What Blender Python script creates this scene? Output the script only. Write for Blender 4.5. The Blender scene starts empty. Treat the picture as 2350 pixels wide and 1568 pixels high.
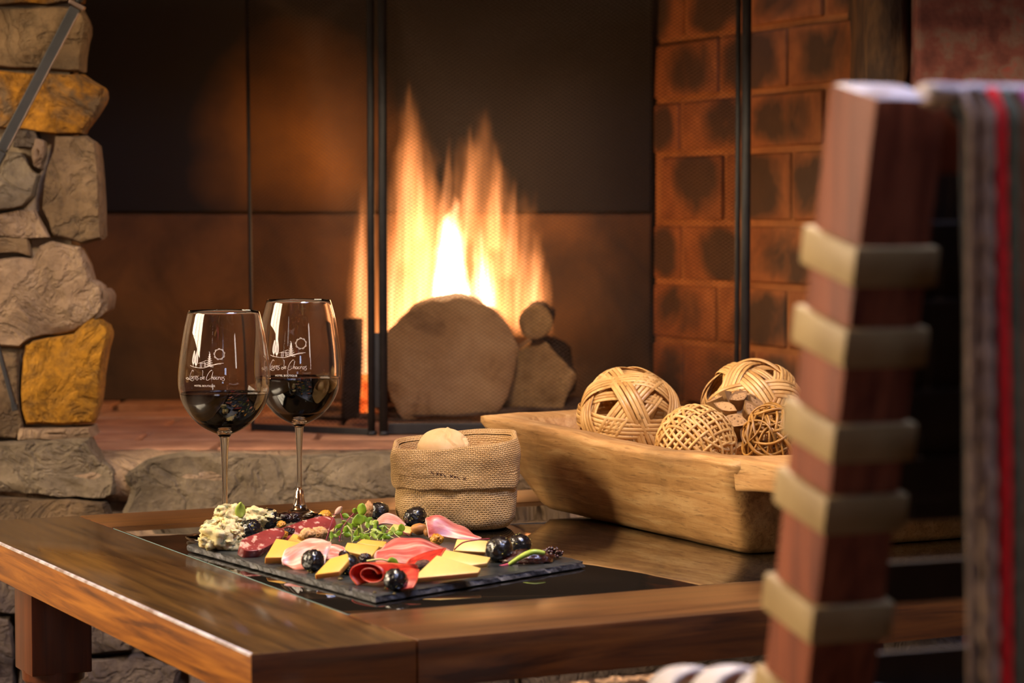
import bpy, bmesh, math, random
from math import sin, cos, pi, radians, sqrt, atan2
from mathutils import Vector, noise, Matrix

random.seed(7)
C = bpy.context.scene.collection
SC = bpy.context.scene

# ------------------------------------------------------------------ camera, world, light, exposure
F = 85.0 / 36.0 * 2350.0
PITCH = radians(2.93)
CAM = Vector((0, 0, 0.768))
cd = bpy.data.cameras.new('camera'); cam = bpy.data.objects.new('camera', cd); C.objects.link(cam)
cam.location = CAM; cam.rotation_euler = (pi / 2 - PITCH, 0, 0)
cd.lens = 85.0; cd.sensor_width = 36.0; cd.sensor_fit = 'HORIZONTAL'
cd.clip_start = 0.05; cd.clip_end = 60
cd.dof.use_dof = True; cd.dof.focus_distance = 2.32; cd.dof.aperture_fstop = 8.5
SC.camera = cam
w = bpy.data.worlds.new('world'); SC.world = w; w.use_nodes = True
w.node_tree.nodes['Background'].inputs[0].default_value = (0.35, 0.45, 0.7, 1)
w.node_tree.nodes['Background'].inputs[1].default_value = 0.3
SC.view_settings.view_transform = 'Standard'; SC.view_settings.look = 'None'
SC.view_settings.exposure = 0.0; SC.view_settings.gamma = 1.0
SC.view_settings.use_curve_mapping = False
SC.cycles.max_bounces = 14; SC.cycles.transparent_max_bounces = 16
SC.cycles.transmission_bounces = 14; SC.cycles.sample_clamp_indirect = 4.0
SC.cycles.caustics_reflective = False; SC.cycles.caustics_refractive = False
SC.cycles.volume_step_rate = 1.0; SC.cycles.volume_max_steps = 256
SC.cycles.use_denoising = True
SC.cycles.use_adaptive_sampling = True; SC.cycles.adaptive_threshold = 0.035

FIRE_W = 4.2          # fire light, watts
FLAME = 3.2           # flame emission scale
WIN_LEFT = 27.0       # strength of the warm window on the left
WIN_BACK = 12.0        # strength of the cool window behind the camera

FILL_W = 46.0          # added unseen warm fill light over the far side of the table, watts
SKYLIGHT = 18.0       # strength of the blue skylight in the ceiling

def lamp(name, typ, loc, energy, col, size=0.1, rot=None):
    l = bpy.data.lights.new(name, typ); l.energy = energy; l.color = col
    if typ == 'AREA': l.size = size
    else: l.shadow_soft_size = size
    o = bpy.data.objects.new(name, l); C.objects.link(o); o.location = loc
    if rot: o.rotation_euler = rot
    return o

lamp('fill_light', 'POINT', (0.05, 1.95, 1.5), FILL_W, (1.0, 0.75, 0.50), 0.09)  # added fill, brightens the log, stones and food

# ------------------------------------------------------------------ pixel helpers (design measurements taken off the photograph)
FW = Vector((0, cos(PITCH), -sin(PITCH))); UP = Vector((0, sin(PITCH), cos(PITCH)))
def ray(px, py):
    return FW + Vector((1, 0, 0)) * ((px - 1175) / F) + UP * ((784 - py) / F)
def P(px, py, z):
    d = ray(px, py); return CAM + d * ((z - CAM.z) / d.z)
def Q(px, py, Y):
    d = ray(px, py); return CAM + d * (Y / d.y)
TZ = 0.46                                             # table top
T0 = P(575, 1502, TZ)
TA = atan2(0.457, 0.8895)
TU = Vector((cos(TA), sin(TA), 0)); TV = Vector((-sin(TA), cos(TA), 0))
def T(u, v, z=TZ):
    p = T0 + TU * u + TV * v; return Vector((p.x, p.y, z))

# ------------------------------------------------------------------ object helpers
def tag(o, label=None, cat=None, group=None, kind=None):
    if label: o['label'] = label
    if cat: o['category'] = cat
    if group: o['group'] = group
    if kind: o['kind'] = kind
    return o
def wloc(o):
    return o.matrix_basis.translation.copy() if o.parent is None else wloc(o.parent) + o.matrix_basis.translation
def thing(name, label, cat, loc=(0, 0, 0), group=None, kind=None):
    o = bpy.data.objects.new(name, None); C.objects.link(o); o.location = loc
    o.empty_display_size = 0.02
    return tag(o, label, cat, group, kind)
def obj(name, geo, mat=None, parent=None, smooth=True, uv=None):
    """geo = (verts in world space, faces) -> one mesh object, its origin on its parent or on its own base centre"""
    vs, fs = geo
    vs = [Vector(v) for v in vs]
    if parent is not None: L = wloc(parent)
    else:
        n = len(vs); c = sum(vs, Vector()) / n
        L = Vector((c.x, c.y, min(v.z for v in vs)))
    me = bpy.data.meshes.new(name)
    me.from_pydata([v - L for v in vs], [], fs); me.update()
    bm = bmesh.new(); bm.from_mesh(me); bmesh.ops.recalc_face_normals(bm, faces=bm.faces); bm.to_mesh(me); bm.free()
    if uv:
        ul = me.uv_layers.new(name='UVMap')
        for lp in me.loops: ul.data[lp.index].uv = uv[lp.vertex_index]
    if smooth: me.polygons.foreach_set('use_smooth', [True] * len(me.polygons))
    if mat: me.materials.append(getattr(mat, "m", mat))
    o = bpy.data.objects.new(name, me); C.objects.link(o)
    if parent is not None: o.parent = parent
    else: o.location = L
    return o
def struct(name, geo, mat, smooth=False):
    o = obj(name, geo, mat, None, smooth); o['kind'] = 'structure'; return o
def copy_child(src, parent, loc=None, rot=None, scale=None):
    c = src.copy(); C.objects.link(c); c.parent = parent
    if loc is not None: c.location = loc
    if rot is not None: c.rotation_euler = rot
    if scale is not None: c.scale = scale
    return c

# geometry makers return (verts, faces)
def join(*gs):
    V, Fc = [], []
    for v, f in gs:
        b = len(V); V += list(v); Fc += [tuple(i + b for i in q) for q in f]
    return V, Fc
def bm_geo(bm):
    bm.verts.ensure_lookup_table(); bm.verts.index_update()
    g = ([v.co.copy() for v in bm.verts], [tuple(v.index for v in f.verts) for f in bm.faces]); bm.free(); return g
def bevelled(geo, r, seg=2):
    bm = bmesh.new(); vs = [bm.verts.new(v) for v in geo[0]]
    for f in geo[1]: bm.faces.new([vs[i] for i in f])
    bmesh.ops.recalc_face_normals(bm, faces=bm.faces)
    if r: bmesh.ops.bevel(bm, geom=list(bm.edges), offset=r, segments=seg, profile=0.6, affect='EDGES', clamp_overlap=True)
    return bm_geo(bm)
BOXF = [(0, 1, 2, 3), (7, 6, 5, 4), (0, 4, 5, 1), (1, 5, 6, 2), (2, 6, 7, 3), (3, 7, 4, 0)]
def hexa(b, t, r=0, seg=2):
    return bevelled((list(b) + list(t), BOXF), r, seg)
def abox(lo, hi, r=0):
    x0, y0, z0 = lo; x1, y1, z1 = hi
    return hexa([(x0, y0, z0), (x1, y0, z0), (x1, y1, z0), (x0, y1, z0)], [(x0, y0, z1), (x1, y0, z1), (x1, y1, z1), (x0, y1, z1)], r)
def obox(c, ax, ay, az, hx, hy, hz, r=0):
    c = Vector(c); p = lambda i, j, k: c + ax * hx * i + ay * hy * j + az * hz * k
    return hexa([p(-1, -1, -1), p(1, -1, -1), p(1, 1, -1), p(-1, 1, -1)], [p(-1, -1, 1), p(1, -1, 1), p(1, 1, 1), p(-1, 1, 1)], r)
def tbox(u0, u1, v0, v1, z0, z1, r=0):
    return hexa([T(u0, v0, z0), T(u1, v0, z0), T(u1, v1, z0), T(u0, v1, z0)], [T(u0, v0, z1), T(u1, v0, z1), T(u1, v1, z1), T(u0, v1, z1)], r)
def prism(poly, ext, r=0):
    n = len(poly); poly = [Vector(p) for p in poly]; ext = Vector(ext)
    vs = poly + [p + ext for p in poly]
    fs = [tuple(range(n)), tuple(range(2 * n - 1, n - 1, -1))] + [(i, (i + 1) % n, n + (i + 1) % n, n + i) for i in range(n)]
    return bevelled((vs, fs), r)
def tube(path, rad, n=8, closed=False, flat=1.0, up=None):
    path = [Vector(p) for p in path]; m = len(path); V, Fc = [], []
    prev = None
    for i, p in enumerate(path):
        a = path[(i - 1) % m] if (closed or i > 0) else p
        b = path[(i + 1) % m] if (closed or i < m - 1) else p
        t = (b - a).normalized()
        ref = up(p) if callable(up) else (up or (prev if prev is not None else (Vector((0, 0, 1)) if abs(t.z) < 0.9 else Vector((1, 0, 0)))))
        nrm = (ref - t * ref.dot(t)).normalized(); bn = t.cross(nrm); prev = nrm
        r = rad(i / (m - 1)) if callable(rad) else rad
        for k in range(n):
            a2 = 2 * pi * k / n
            V.append(p + nrm * (cos(a2) * r * flat) + bn * (sin(a2) * r))
    for i in range(m if closed else m - 1):
        j = (i + 1) % m
        for k in range(n):
            Fc.append((i * n + k, i * n + (k + 1) % n, j * n + (k + 1) % n, j * n + k))
    if not closed:
        Fc.append(tuple(range(n - 1, -1, -1))); Fc.append(tuple((m - 1) * n + k for k in range(n)))
    return V, Fc
def lathe(prof, c, n=48, cap=False):
    V, Fc = [], []; c = Vector(c)
    for r, z in prof:
        for k in range(n):
            a = 2 * pi * k / n; V.append(c + Vector((cos(a) * r, sin(a) * r, z)))
    for i in range(len(prof) - 1):
        for k in range(n):
            Fc.append((i * n + k, i * n + (k + 1) % n, (i + 1) * n + (k + 1) % n, (i + 1) * n + k))
    if cap:
        Fc.append(tuple(range(n))); Fc.append(tuple((len(prof) - 1) * n + k for k in range(n)))
    return V, Fc
_ico = {}
def ico(sub):
    if sub not in _ico:
        bm = bmesh.new(); bmesh.ops.create_icosphere(bm, subdivisions=sub, radius=1.0); _ico[sub] = bm_geo(bm)
    return _ico[sub]
def nz(p, s=1.0, seed=0.0):
    return noise.noise(Vector(p) * s + Vector((seed * 7.31, seed * 3.17, seed * 5.77)))
def lump(c, rad, seed, amp=0.15, sc=1.6, sub=3, amp2=0.0, sc2=5.0, ridged=False, rot=None, flat_z=None):
    V, Fc = ico(sub); c = Vector(c); rad = Vector(rad) if not isinstance(rad, (int, float)) else Vector((rad,) * 3)
    out = []
    M3 = Matrix.Rotation(rot[0], 3, 'Z') @ Matrix.Rotation(rot[1], 3, 'Y') if rot else None
    for v in V:
        d = nz(v, sc, seed) * amp
        if amp2:
            k = nz(v, sc2, seed + 3.3); d += (-(abs(k)) * 2 + 0.5) * amp2 if ridged else k * amp2
        p = Vector((v.x * rad.x, v.y * rad.y, v.z * rad.z)) * (1 + d)
        if M3: p = M3 @ p
        q = c + p
        if flat_z is not None and q.z < flat_z: q.z = flat_z
        out.append(q)
    return out, Fc
def catmull(pts, n):
    out = []; m = len(pts)
    for i in range(m - 1):
        p0, p1, p2, p3 = pts[max(0, i - 1)], pts[i], pts[i + 1], pts[min(m - 1, i + 2)]
        for k in range(n):
            t = k / n
            out.append(0.5 * ((2 * p1) + (p2 - p0) * t + (2 * p0 - 5 * p1 + 4 * p2 - p3) * t * t + (3 * p1 - p0 - 3 * p2 + p3) * t ** 3))
    out.append(pts[-1]); return out
def sheet(rows, n=6, thick=0.0012, ruffle=0.0, seed=1, sc=60):
    """smooth thick sheet through rows of points; returns geo, uv"""
    R = [catmull([Vector(p) for p in r], n) for r in rows]
    cols = [catmull([r[j] for r in R], n) for j in range(len(R[0]))]
    nu, nv = len(cols), len(cols[0])
    G = [[cols[i][j].copy() for j in range(nv)] for i in range(nu)]
    N = [[None] * nv for _ in range(nu)]
    for i in range(nu):
        for j in range(nv):
            a = G[min(i + 1, nu - 1)][j] - G[max(i - 1, 0)][j]; b = G[i][min(j + 1, nv - 1)] - G[i][max(j - 1, 0)]
            k = a.cross(b); N[i][j] = k.normalized() if k.length > 1e-12 else Vector((0, 0, 1))
    V, UV = [], []
    for s in (0, 1):
        for i in range(nu):
            for j in range(nv):
                d = ruffle * nz(G[i][j], sc, seed)
                V.append(G[i][j] + N[i][j] * (d + (thick / 2 if s == 0 else -thick / 2))); UV.append((i / (nu - 1), j / (nv - 1)))
    o = nu * nv; Fc = []
    I = lambda i, j, s=0: s * o + i * nv + j
    for i in range(nu - 1):
        for j in range(nv - 1):
            Fc.append((I(i, j), I(i + 1, j), I(i + 1, j + 1), I(i, j + 1)))
            Fc.append((I(i, j, 1), I(i, j + 1, 1), I(i + 1, j + 1, 1), I(i + 1, j, 1)))
    for i in range(nu - 1):
        Fc.append((I(i, 0), I(i, 0, 1), I(i + 1, 0, 1), I(i + 1, 0))); Fc.append((I(i, nv - 1), I(i + 1, nv - 1), I(i + 1, nv - 1, 1), I(i, nv - 1, 1)))
    for j in range(nv - 1):
        Fc.append((I(0, j), I(0, j + 1), I(0, j + 1, 1), I(0, j, 1))); Fc.append((I(nu - 1, j), I(nu - 1, j, 1), I(nu - 1, j + 1, 1), I(nu - 1, j + 1)))
    return (V, Fc), UV

# ------------------------------------------------------------------ materials
def lin(r, g, b):
    f = lambda c: (c / 255) / 12.92 if c / 255 <= 0.04045 else ((c / 255 + 0.055) / 1.055) ** 2.4
    return (f(r), f(g), f(b), 1)
class Mat:
    def __init__(s, name, base=(0.5, 0.5, 0.5, 1), rough=0.6, **kw):
        s.m = bpy.data.materials.new(name); s.m.use_nodes = True; s.t = s.m.node_tree
        s.b = s.t.nodes['Principled BSDF']; s.out = s.t.nodes['Material Output']
        s.b.inputs['Base Color'].default_value = base; s.b.inputs['Roughness'].default_value = rough
        for k, v in kw.items(): s.b.inputs[k.replace('_', ' ')].default_value = v
        s._co = None
    def n(s, typ, **kw):
        x = s.t.nodes.new(typ)
        for k, v in kw.items(): setattr(x, k, v)
        return x
    def link(s, a, b): s.t.links.new(a, b)
    def co(s, which='Object', scale=(1, 1, 1), rot=(0, 0, 0), rnd=False):
        tc = s.n('ShaderNodeTexCoord'); mp = s.n('ShaderNodeMapping')
        mp.inputs['Scale'].default_value = scale; mp.inputs['Rotation'].default_value = rot
        s.link(tc.outputs[which], mp.inputs['Vector'])
        if rnd:
            oi = s.n('ShaderNodeObjectInfo'); ml = s.n('ShaderNodeMath', operation='MULTIPLY'); ml.inputs[1].default_value = 37.0
            s.link(oi.outputs['Random'], ml.inputs[0]); s.link(ml.outputs[0], mp.inputs['Location'])
        return mp.outputs[0]
    def noise(s, scale, detail=4, rough=0.55, vec=None, dist=0.0):
        x = s.n('ShaderNodeTexNoise'); x.inputs['Scale'].default_value = scale; x.inputs['Detail'].default_value = detail
        x.inputs['Roughness'].default_value = rough; x.inputs['Distortion'].default_value = dist
        s.link(vec if vec is not None else s.co(), x.inputs['Vector']); return x.outputs['Fac']
    def ramp(s, fac, stops):
        r = s.n('ShaderNodeValToRGB'); e = r.color_ramp.elements
        while len(e) < len(stops): e.new(0.5)
        for i, (p, c) in enumerate(stops):
            e[i].position = p; e[i].color = c if len(c) == 4 else (*c, 1)
        s.link(fac, r.inputs[0]); return r.outputs[0]
    def mix(s, fac, a, b, mode='MIX'):
        x = s.n('ShaderNodeMix', data_type='RGBA', blend_type=mode)
        for sock, v in ((x.inputs[0], fac), (x.inputs[6], a), (x.inputs[7], b)):
            if isinstance(v, (int, float, tuple)): sock.default_value = v
            else: s.link(v, sock)
        return x.outputs[2]
    def math(s, op, a, b=None, c=None, clamp=False):
        x = s.n('ShaderNodeMath', operation=op, use_clamp=clamp)
        for i, v in enumerate((a, b, c)):
            if v is None: continue
            if isinstance(v, (int, float)): x.inputs[i].default_value = v
            else: s.link(v, x.inputs[i])
        return x.outputs[0]
    def set(s, name, v):
        k = s.b.inputs[name]
        if isinstance(v, (int, float, tuple)): k.default_value = v
        else: s.link(v, k)
        return s
    def bump(s, h, strength=0.4, dist=0.002):
        x = s.n('ShaderNodeBump'); x.inputs['Strength'].default_value = strength; x.inputs['Distance'].default_value = dist
        s.link(h, x.inputs['Height']); s.link(x.outputs[0], s.b.inputs['Normal']); return s

def m_noise(name, stops, scale=8, rough=0.7, detail=5, bump=0.3, bd=0.002, bscale=None, stretch=(1, 1, 1), rot=(0, 0, 0), rnd=True, dist=0.0, **kw):
    M = Mat(name, rough=rough, **kw); v = M.co(scale=stretch, rot=rot, rnd=rnd)
    f = M.noise(scale, detail, vec=v, dist=dist)
    M.set('Base Color', M.ramp(f, stops))
    if bump: M.bump(M.noise(bscale or scale * 4, 5, vec=v), bump, bd)
    return M
def m_wood(name, stops, axis='Y', scale=6, rough=0.4, knots=0.0, rot=0.0, coat=0.0, bump=0.15, stretch=14, cr=0.06, vary=31.0):
    M = Mat(name, rough=rough)
    st = {'X': (1, stretch, stretch), 'Y': (stretch, 1, stretch), 'Z': (stretch, stretch, 1)}[axis]
    tc = M.n('ShaderNodeTexCoord'); r = M.n('ShaderNodeVectorRotate', rotation_type='Z_AXIS'); r.inputs['Angle'].default_value = rot
    M.link(tc.outputs['Object'], r.inputs['Vector'])
    mp = M.n('ShaderNodeMapping'); mp.inputs['Scale'].default_value = st; M.link(r.outputs[0], mp.inputs['Vector'])
    oi = M.n('ShaderNodeObjectInfo'); ml = M.math('MULTIPLY', oi.outputs['Random'], vary); M.link(ml, mp.inputs['Location'])
    v = mp.outputs[0]
    f = M.noise(scale, 6, 0.6, v, dist=0.6)
    col = M.ramp(f, stops)
    big = M.noise(2.2, 3, 0.5, None); col = M.mix(M.ramp(big, [(0.35, (0, 0, 0)), (0.75, (0.45, 0.45, 0.45))]), col, stops[0][1] if len(stops[0][1]) == 4 else (*stops[0][1], 1))
    if knots:
        vo = M.n('ShaderNodeTexVoronoi'); vo.inputs['Scale'].default_value = knots
        mk = M.n('ShaderNodeMapping'); mk.inputs['Scale'].default_value = {'X': (0.3, 0, 1), 'Y': (0, 0.3, 1), 'Z': (1, 0, 0.3)}[axis]; M.link(r.outputs[0], mk.inputs['Vector']); M.link(mk.outputs[0], vo.inputs['Vector'])
        col = M.mix(M.ramp(vo.outputs['Distance'], [(0.02, (0.9, 0.9, 0.9)), (0.12, (0, 0, 0))]), col, (stops[0][1][0] * 0.35, stops[0][1][1] * 0.3, stops[0][1][2] * 0.3, 1))
    M.set('Base Color', col); M.bump(f, bump, 0.001)
    M.set('Coat Weight', coat); M.set('Coat Roughness', cr)
    return M

m_top = m_wood('varnished_top', [(0.33, lin(44, 28, 9)), (0.5, lin(82, 55, 19)), (0.7, lin(114, 80, 32))], 'Y', 5, 0.4, 0, -TA, 0.85, 0.10, 16, 0.13)
m_top2 = m_wood('varnished_top_cross', [(0.3, lin(66, 40, 18)), (0.5, lin(98, 62, 28)), (0.75, lin(122, 80, 40))], 'X', 5, 0.4, 0, -TA, 0.6, 0.06, 14, 0.26)
m_edge = m_wood('pine_edge', [(0.36, lin(92, 48, 10)), (0.5, lin(152, 88, 22)), (0.64, lin(188, 118, 38))], 'Y', 6, 0.45, 11, -TA, 0.4, 0.1, 20, 0.2)
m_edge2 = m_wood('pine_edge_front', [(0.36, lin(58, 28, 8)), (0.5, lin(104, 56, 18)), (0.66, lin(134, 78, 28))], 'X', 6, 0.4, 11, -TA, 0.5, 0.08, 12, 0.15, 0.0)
m_leg = m_wood('leg_wood', [(0.3, lin(66, 30, 14)), (0.6, lin(106, 54, 26))], 'Z', 6, 0.35, 0, 0, 0.4, 0.08, 14, 0.15)
m_glass = Mat('clear_glass', (1, 1, 1, 1), 0.0, IOR=1.5, Transmission_Weight=1.0).m
mg = Mat('table_glass', (0.014, 0.011, 0.008, 1), 0.035, IOR=1.75, Coat_Weight=1.0, Coat_Roughness=0.015)
mg.bump(mg.noise(260, 2), 0.015, 0.0005); m_inset = mg.m
m_sheen = m_noise('painted_sheen', [(0.35, lin(150, 130, 120)), (0.6, lin(216, 210, 214))], 60, 0.3, 4, 0.1, 0.001).m  # pale lilac tone, paints a bluish-white highlight into the colour
m_gedge = Mat('glass_edge', lin(120, 150, 150), 0.15).m
m_slate = m_noise('slate', [(0.3, lin(34, 36, 36)), (0.6, lin(58, 60, 58)), (0.8, lin(84, 84, 80))], 22, 0.32, 7, 0.5, 0.0012, 160).m
m_slateedge = m_noise('slate_broken_edge', [(0.3, lin(44, 44, 46)), (0.55, lin(84, 82, 82)), (0.8, lin(136, 132, 128))], 60, 0.5, 7, 0.8, 0.002, 220).m
m_wine = Mat('red_wine', (0.006, 0.0008, 0.001, 1), 0.0, IOR=1.34, Specular_IOR_Level=0.5).m
m_etch = Mat('etched_white', lin(236, 226, 214), 0.7).m
m_iron = m_noise('black_iron', [(0.3, lin(20, 18, 18)), (0.7, lin(40, 36, 34))], 40, 0.6, 5, 0.3, 0.001).m
m_ironedge = Mat('worn_steel', lin(120, 100, 88), 0.45, Metallic=0.7).m
m_wire = Mat('mesh_wire', lin(84, 72, 64), 0.42, Metallic=0.85).m
# ------------------------------------------------------------------ room shell
HZ = 0.476                                            # hearth top
m_plaster = m_noise('plaster', [(0.3, lin(70, 52, 40)), (0.7, lin(98, 76, 58))], 5, 0.9, 5, 0.3, 0.003).m
m_floor = m_noise('floor_tile', [(0.3, lin(70, 50, 38)), (0.7, lin(110, 84, 62))], 6, 0.5, 5, 0.2, 0.002).m
m_mortar = m_noise('mortar', [(0.3, lin(118, 98, 76)), (0.6, lin(160, 138, 110)), (0.8, lin(196, 176, 146))], 16, 0.95, 7, 0.9, 0.008, 50).m
m_red = m_noise('red_render', [(0.3, lin(80, 38, 32)), (0.5, lin(112, 60, 50)), (0.62, lin(116, 86, 74)), (0.75, lin(136, 54, 46))], 34, 0.85, 7, 0.6, 0.004, 60).m
m_ceil = Mat('ceiling_boards', lin(120, 92, 64), 0.8).m
m_frame = Mat('window_wood', lin(96, 62, 36), 0.5).m
def m_emit(name, col, s):
    M = Mat(name); e = M.n('ShaderNodeEmission'); e.inputs[0].default_value = (*col, 1); e.inputs[1].default_value = s
    M.link(e.outputs[0], M.out.inputs['Surface']); return M.m
m_daywarm = m_emit('daylight_warm', (1.0, 0.81, 0.57), WIN_LEFT)
m_daycool = m_emit('daylight_cool', (0.55, 0.68, 1.0), WIN_BACK)

struct('floor', abox((-2.5, -2.6, -0.05), (2.5, 3.6, 0)), m_floor)
struct('ceiling', join(abox((-2.5, -2.6, 2.5), (0.1, 4.2, 2.6)), abox((1.1, -2.6, 2.5), (2.5, 4.2, 2.6)), abox((0.1, -2.6, 2.5), (1.1, 0.5, 2.6)), abox((0.1, 1.7, 2.5), (1.1, 4.2, 2.6))), m_ceil)

def wall_with_hole(name, axis, c0, c1, a0, a1, h0, h1, z0, z1, mat):
    """wall between c0..c1 on its thin axis, spanning a0..a1, with an opening h0..h1 x z0..z1"""
    gs = []
    for (p0, p1, q0, q1) in ((a0, h0, 0, 2.5), (h1, a1, 0, 2.5), (h0, h1, 0, z0), (h0, h1, z1, 2.5)):
        gs.append(abox((c0, p0, q0), (c1, p1, q1)) if axis == 'X' else abox((p0, c0, q0), (p1, c1, q1)))
    return struct(name, join(*gs), mat)
def window(name, axis, c, h0, h1, z0, z1, n, mat, depth=0.06):
    b = lambda p0, p1, q0, q1, d=depth: abox((c - d / 2, p0, q0), (c + d / 2, p1, q1)) if axis == 'X' else abox((p0, c - d / 2, q0), (p1, c + d / 2, q1))
    fr = struct(name, join(b(h0, h0 + .06, z0, z1), b(h1 - .06, h1, z0, z1), b(h0 + .06, h1 - .06, z0, z0 + .06), b(h0 + .06, h1 - .06, z1 - .06, z1)), m_frame)
    ww = (h1 - h0 - .12) / n
    for i in range(n):
        obj('pane', b(h0 + .06 + i * ww + .02, h0 + .06 + (i + 1) * ww - .02, z0 + .06, z1 - .06, .008), mat, fr, False)
        if i: obj('mullion', b(h0 + .06 + i * ww - .02, h0 + .06 + i * ww + .02, z0 + .06, z1 - .06, .05), m_frame, fr, False)
    return fr
m_daysoft = m_emit('daylight_soft', (1.0, 0.86, 0.76), 9.0)
wall_with_hole('wall_right', 'X', 2.4, 2.5, -2.6, 3.3, -1.5, -0.9, 0.5, 2.1, m_plaster)
window('window_4', 'X', 2.45, -1.5, -0.9, 0.5, 2.1, 1, m_daysoft)
wall_with_hole('wall_left', 'X', -2.5, -2.4, -2.6, 3.3, 1.0, 2.6, 1.0, 2.2, m_plaster)
window('window_1', 'X', -2.45, 1.0, 2.6, 1.0, 2.2, 3, m_daywarm)
wall_with_hole('wall_front', 'Y', -2.6, -2.5, -2.4, 2.4, 0.36, 0.86, 0.95, 1.5, m_plaster)
window('window_2', 'Y', -2.55, 0.36, 0.86, 0.95, 1.5, 2, m_daycool)

m_daysky = m_emit('daylight_sky', (0.50, 0.60, 1.0), SKYLIGHT)
sk = struct('window_3', join(abox((0.1, 0.5, 2.5), (0.16, 1.7, 2.6)), abox((1.04, 0.5, 2.5), (1.1, 1.7, 2.6)), abox((0.16, 0.5, 2.5), (1.04, 0.56, 2.6)), abox((0.16, 1.64, 2.5), (1.04, 1.7, 2.6))), m_frame)
obj('pane', abox((0.16, 0.56, 2.56), (1.04, 1.64, 2.57)), m_daysky, sk, False)

# ------------------------------------------------------------------ stone pier, jamb and red wall: the fireplace wall
PX0 = Q(172, 700, 3.06).x
wallb = struct('wall_back', join(abox((-2.4, 3.038, HZ + 0.001), (PX0, 3.10, 2.5)), abox((-2.4, 3.10, 0), (-0.80, 3.45, 2.5)), abox((-2.4, 3.06, 0), (-1.35, 3.45, HZ - 0.001)), abox((-0.80, 3.20, 1.30), (0.47, 3.45, 2.5))), m_mortar)
def m_stone(name, cols, lich=None, lmask=(0.5, 0.62)):
    M = Mat(name, rough=0.92)
    v = M.co(rnd=True)
    f = M.noise(9, 7, 0.62, v, 0.4)
    col = M.ramp(f, [(0.28, cols[0]), (0.5, cols[1]), (0.72, cols[2])])
    sp = M.noise(70, 4, 0.7, v); col = M.mix(M.ramp(sp, [(0.34, (0.6, 0.6, 0.6)), (0.5, (0, 0, 0))]), col, cols[0])
    if lich:
        lf = M.noise(11, 5, 0.6, v, 0.5); col = M.mix(M.ramp(lf, [(lmask[0], (0, 0, 0)), (lmask[1], (1, 1, 1))]), col, M.ramp(sp, [(0.3, tuple(0.35 * c for c in lich[:3])), (0.6, lich)]))
    M.set('Base Color', col); wv = M.n('ShaderNodeTexWave', bands_direction='DIAGONAL'); wv.inputs['Scale'].default_value = 9; wv.inputs['Distortion'].default_value = 9; wv.inputs['Detail'].default_value = 4; M.link(v, wv.inputs['Vector'])
    cr = M.math('ABSOLUTE', M.math('SUBTRACT', M.noise(13, 6, 0.6, v, 1.0), 0.5)); M.bump(M.math('ADD', M.math('ADD', M.math('MULTIPLY', f, 2.0), M.math('MULTIPLY', wv.outputs['Fac'], 0.35)), M.math('ADD', M.noise(60, 7, 0.7, v), M.math('MINIMUM', M.math('MULTIPLY', cr, 14.0), 0.8))), 0.9, 0.007)
    return M.m
s_tan = m_stone('stone_tan', (lin(78, 60, 38), lin(120, 94, 62), lin(150, 120, 84)))
s_tanl = m_stone('stone_tan_lichen', (lin(76, 58, 36), lin(116, 90, 58), lin(142, 112, 76)), lin(176, 116, 14), (0.46, 0.56))
s_och = m_stone('stone_ochre', (lin(110, 76, 34), lin(160, 110, 26), lin(176, 122, 30)), lin(186, 126, 14), (0.3, 0.45))
s_grey = m_stone('stone_grey', (lin(88, 74, 54), lin(128, 110, 84), lin(160, 140, 110)))
s_pink = m_stone('stone_pink', (lin(112, 88, 64), lin(158, 128, 96), lin(190, 160, 126)))
s_dark = m_stone('stone_dark', (lin(52, 42, 34), lin(84, 68, 52), lin(112, 92, 70)))
s_base = m_stone('stone_base', (lin(66, 54, 50), lin(100, 84, 74), lin(128, 110, 94)))
def stone(parent, poly, Y, mat, seed, depth=0.12, bulge=0.016, rough=0.006):
    """one rubble stone with its outline at the wall plane Y, bulging forward (towards -Y) and running back into the mortar"""
    pts = [Q(x, y, Y) for x, y in poly]; n = len(pts); out = []
    for i in range(n):
        a, b = pts[i], pts[(i + 1) % n]; k = max(2, int((b - a).length / 0.016))
        for j in range(k):
            p = a.lerp(b, j / k); e = 0.004 if j else 0.0015
            p = p + Vector((nz(p, 40, seed), 0, nz(p, 40, seed + 5))) * e; out.append(p)
    N = len(out); c = sum(out, Vector()) / N; V, Fc = [], []
    rings = [(0.93, depth), (1.0, 0.006), (0.988, -bulge * 0.6), (0.945, -bulge * 0.93), (0.65, -bulge), (0.32, -bulge * 1.02)]
    for s, dy in rings:
        for p in out:
            q = c + (p - c) * s
            d = nz(q, 14, seed) * rough * 2.2 + nz(q, 42, seed + 2) * rough + abs(nz(q, 22, seed + 8)) * rough
            V.append(Vector((q.x, Y + dy + (d if dy < 0.01 else 0), q.z)))
    V.append(Vector((c.x, Y - bulge * 1.05, c.z)))
    for r in range(len(rings) - 1):
        for k in range(N): Fc.append((r * N + k, r * N + (k + 1) % N, (r + 1) * N + (k + 1) % N, (r + 1) * N + k))
    b = (len(rings) - 1) * N
    for k in range(N): Fc.append((b + k, b + (k + 1) % N, len(V) - 1))
    Fc.append(tuple(range(N - 1, -1, -1)))
    o = obj('stone', (V, Fc), mat, parent); o.data.set_sharp_from_angle(angle=radians(38)); return o
YP = 3.03
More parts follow.
